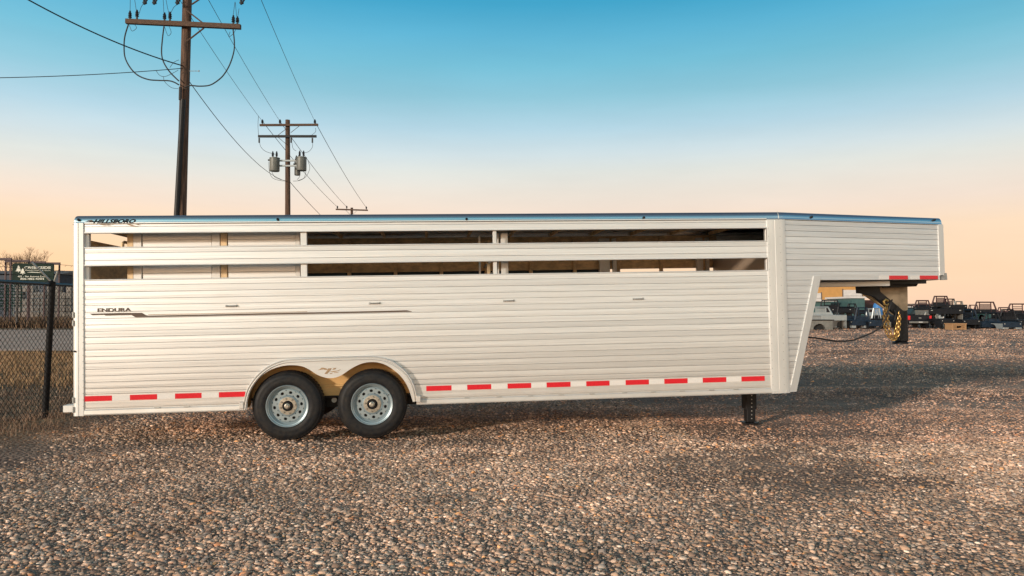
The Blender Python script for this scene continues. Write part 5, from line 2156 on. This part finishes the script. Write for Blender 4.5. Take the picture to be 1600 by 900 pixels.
extra = [(1402, 1424, 484, 494, 505, 78, 'bed_grey', 'dull grey truck bed between the coupler post and the pickup, back row', 'bed_grey'),
         (1424, 1450, 477, 487, 500, 84, 'bed_rust', 'maroon truck bed in the back row above the pickup', 'bed_rust'),
         (1440, 1462, 486, 496, 508, 70, 'bed_black', 'black truck bed just behind the right side of the pickup', 'bed_grey'),
         (1466, 1488, 476, 486, 500, 80, 'navy', 'navy truck bed in the back row left of the highest bed', 'bed_black'),
         (1534, 1552, 476, 487, 500, 82, 'bed_black', 'black truck bed in the back row between the pale rack and the wide maroon rack', 'bed_rust'),
         (1541, 1566, 488, 499, 512, 66, 'bed_grey', 'grey truck bed under the left end of the wide maroon rack', 'bed_grey'),
         (1582, 1606, 480, 489, 502, 78, 'bed_rust', 'maroon truck bed in the back row at the right edge', 'bed_rust'),
         (1310, 1330, 484, 495, 507, 70, 'bed_grey', 'grey truck bed in the gap between silver and black beds', 'bed_grey'),
         (1340, 1358, 474, 484, 496, 76, 'bed_black', 'black truck bed in front of the teal container', 'bed_black'),
         (1372, 1392, 482, 492, 506, 72, 'bed_silver', 'pale silver truck bed behind the gold chains', 'bed_silver'),
         (1470, 1492, 488, 498, 512, 59, 'bed_black', 'black truck bed left of the wooden crate, front row', 'bed_grey')]
for k, (a, c, t0, t1, t2, zd_, m_x, lab, mr_x) in enumerate(extra):
    TB(a, c, t0, t1, t2, zd_, m_x, lab, mr=mr_x, bars=k % 4, taper=.05 + .03 * (k % 3), skirt='bed_grey' if k % 2 else 'bed_black', boxes=k % 3 == 0)

# wheel-arch skirt panel standing on the ground by the nose
ZA = 57
A_, C_ = W(1262, 514, ZA), W(1301, 501, ZA)
o = empty('fender_box_body', (A_.x, ZA, 0), 0, 'dull metal service body side with round wheel arch by the nose edge', 'truck body')
wd, hh = C_.x - A_.x, C_.z
xs0 = wd * .47
ar = [(xs0 + .48 * math.cos(R(180 - k * 20)), .46 * math.sin(R(k * 20))) for k in range(10)]
v, f = [], []
for x, z in ar:
    v += [(x, 0, z + .01), (x, 0, hh), (x, .9, z + .01), (x, .9, hh)]
for k in range(9):
    a = k * 4
    f += [(a, a + 4, a + 5, a + 1), (a + 2, a + 3, a + 7, a + 6), (a, a + 2, a + 6, a + 4), (a + 1, a + 5, a + 7, a + 3)]
b = MB().add(v, f)
b.box(0, xs0 - .48, 0, .9, .01, hh)
b.box(xs0 + .48, wd, 0, .9, .01, hh)
b.build('side_panel', 'bed_grey', o)
MB().box(-.05, wd + .1, -.05, .95, hh + .002, hh + .08).build('deck', 'black', o)
MB().box(xs0 - .45, xs0 + .45, .3, .6, .02, .4).build('arch_liner', 'dark', o)


# pickup seen from behind
def pickup():
    Zd = 61.0
    s = Zd / FPX
    c = W(1437.5, 514, Zd)
    o = empty('pickup_truck', (c.x, Zd, 0), R(-3), 'black pickup truck seen from behind with red tail lights right of the coupler', 'pickup truck')
    hw = 35.5 * s / 2
    H0 = .42
    # bed body with bevelled section
    def sec(y, z0, z1, h):
        return [(-h, y, z0 + .08), (-h + .06, y, z0), (h - .06, y, z0), (h, y, z0 + .08), (h, y, z1 - .07), (h - .06, y, z1), (-h + .06, y, z1), (-h, y, z1 - .07)]
    MB().prism(sec(0, H0, 1.12, hw), sec(2.0, H0, 1.12, hw)).build('bed', 'bed_black', o)
    MB().prism(sec(2.01, H0, 1.10, hw), sec(5.4, H0, 1.05, hw * .96)).build('body', 'bed_black', o)
    cab = MB()
    cab.prism([(-hw * .92, 2.1, 1.11), (hw * .92, 2.1, 1.11), (hw * .72, 2.3, 1.75), (-hw * .72, 2.3, 1.75)],
              [(-hw * .92, 4.3, 1.09), (hw * .92, 4.3, 1.09), (hw * .72, 3.6, 1.76), (-hw * .72, 3.6, 1.76)])
    cb = cab.build('cab', 'bed_black', o)
    MB().prism([(-hw * .78, 2.10, 1.2), (hw * .78, 2.10, 1.2), (hw * .66, 2.22, 1.65), (-hw * .66, 2.22, 1.65)],
               [(-hw * .78, 2.14, 1.2), (hw * .78, 2.14, 1.2), (hw * .66, 2.26, 1.65), (-hw * .66, 2.26, 1.65)]).build('rear_window', 'glass', cb)
    tg = MB().bbox(-hw * .80, hw * .80, -.03, -.002, .62, 1.10, .02).build('tailgate', 'bed_black', o)
    MB().bbox(-.11, .11, -.045, -.031, .84, .90, .008).build('handle', 'galv', tg)
    for s_ in (-1, 1):
        MB().bbox(min(s_ * hw * .82, s_ * hw * 1.01), max(s_ * hw * .82, s_ * hw * 1.01), -.05, .12, .72, 1.06, .02).build('tail_light', 'taillight', o)
        for y in (1.0, 4.4):
            wv = bpy.data.objects.new('wheel', None)
            COL.objects.link(wv)
            wv.parent = o
            wv.location = (s_ * (hw - .14), y, .37)
            wv.rotation_euler = (0, 0, R(90))
            MB().lathe([(.2, -.11), (.34, -.12), (.37, -.09), (.37, .09), (.34, .12), (.2, .11)], 24, 'y').build('tyre', 'rubber', wv, smooth=True)
            MB().lathe([(0, -.08), (.19, -.10), (.21, -.115), (.21, .115), (.19, .1), (0, .08)], 20, 'y').build('rim', 'bed_silver', wv, smooth=True)
    MB().bbox(-hw * .95, hw * .95, -.14, -.04, .44, .60, .03).build('rear_bumper', 'bed_grey', o)
    MB().bbox(-.16, .16, -.15, -.141, .49, .57, .005).build('number_plate', 'white_wall', o)


pickup()

# wooden crate
A_, C_ = W(1487, 515, 57), W(1510, 506.5, 57)
o = empty('wooden_crate', (A_.x, 57, 0), 0, 'open pale wooden crate on the gravel before the pile of truck beds', 'crate')
wd, hh = C_.x - A_.x, C_.z
for x0_, x1_ in ((0, .12), (wd - .12, wd)):
    MB().box(x0_, x1_, 0, .9, 0, hh).build('side_board', 'crate', o)
MB().box(-.04, wd + .04, -.03, .93, hh + .002, hh + .07).build('top_board', 'crate', o)
for k in range(3):
    z_ = .02 + k * hh * .34
    if k != 1:
        MB().box(.121, wd - .121, -.01, .03, z_, z_ + hh * .24).build('front_slat', 'crate', o)
    else:
        MB().box(.121, wd * .35, -.01, .03, z_, z_ + hh * .24).build('front_slat', 'crate', o)
        MB().box(wd * .65, wd - .121, -.01, .03, z_, z_ + hh * .24).build('front_slat', 'crate', o)

bpy.context.view_layer.update()
print('objects', len(bpy.data.objects), 'H', H, 'LC', LC)
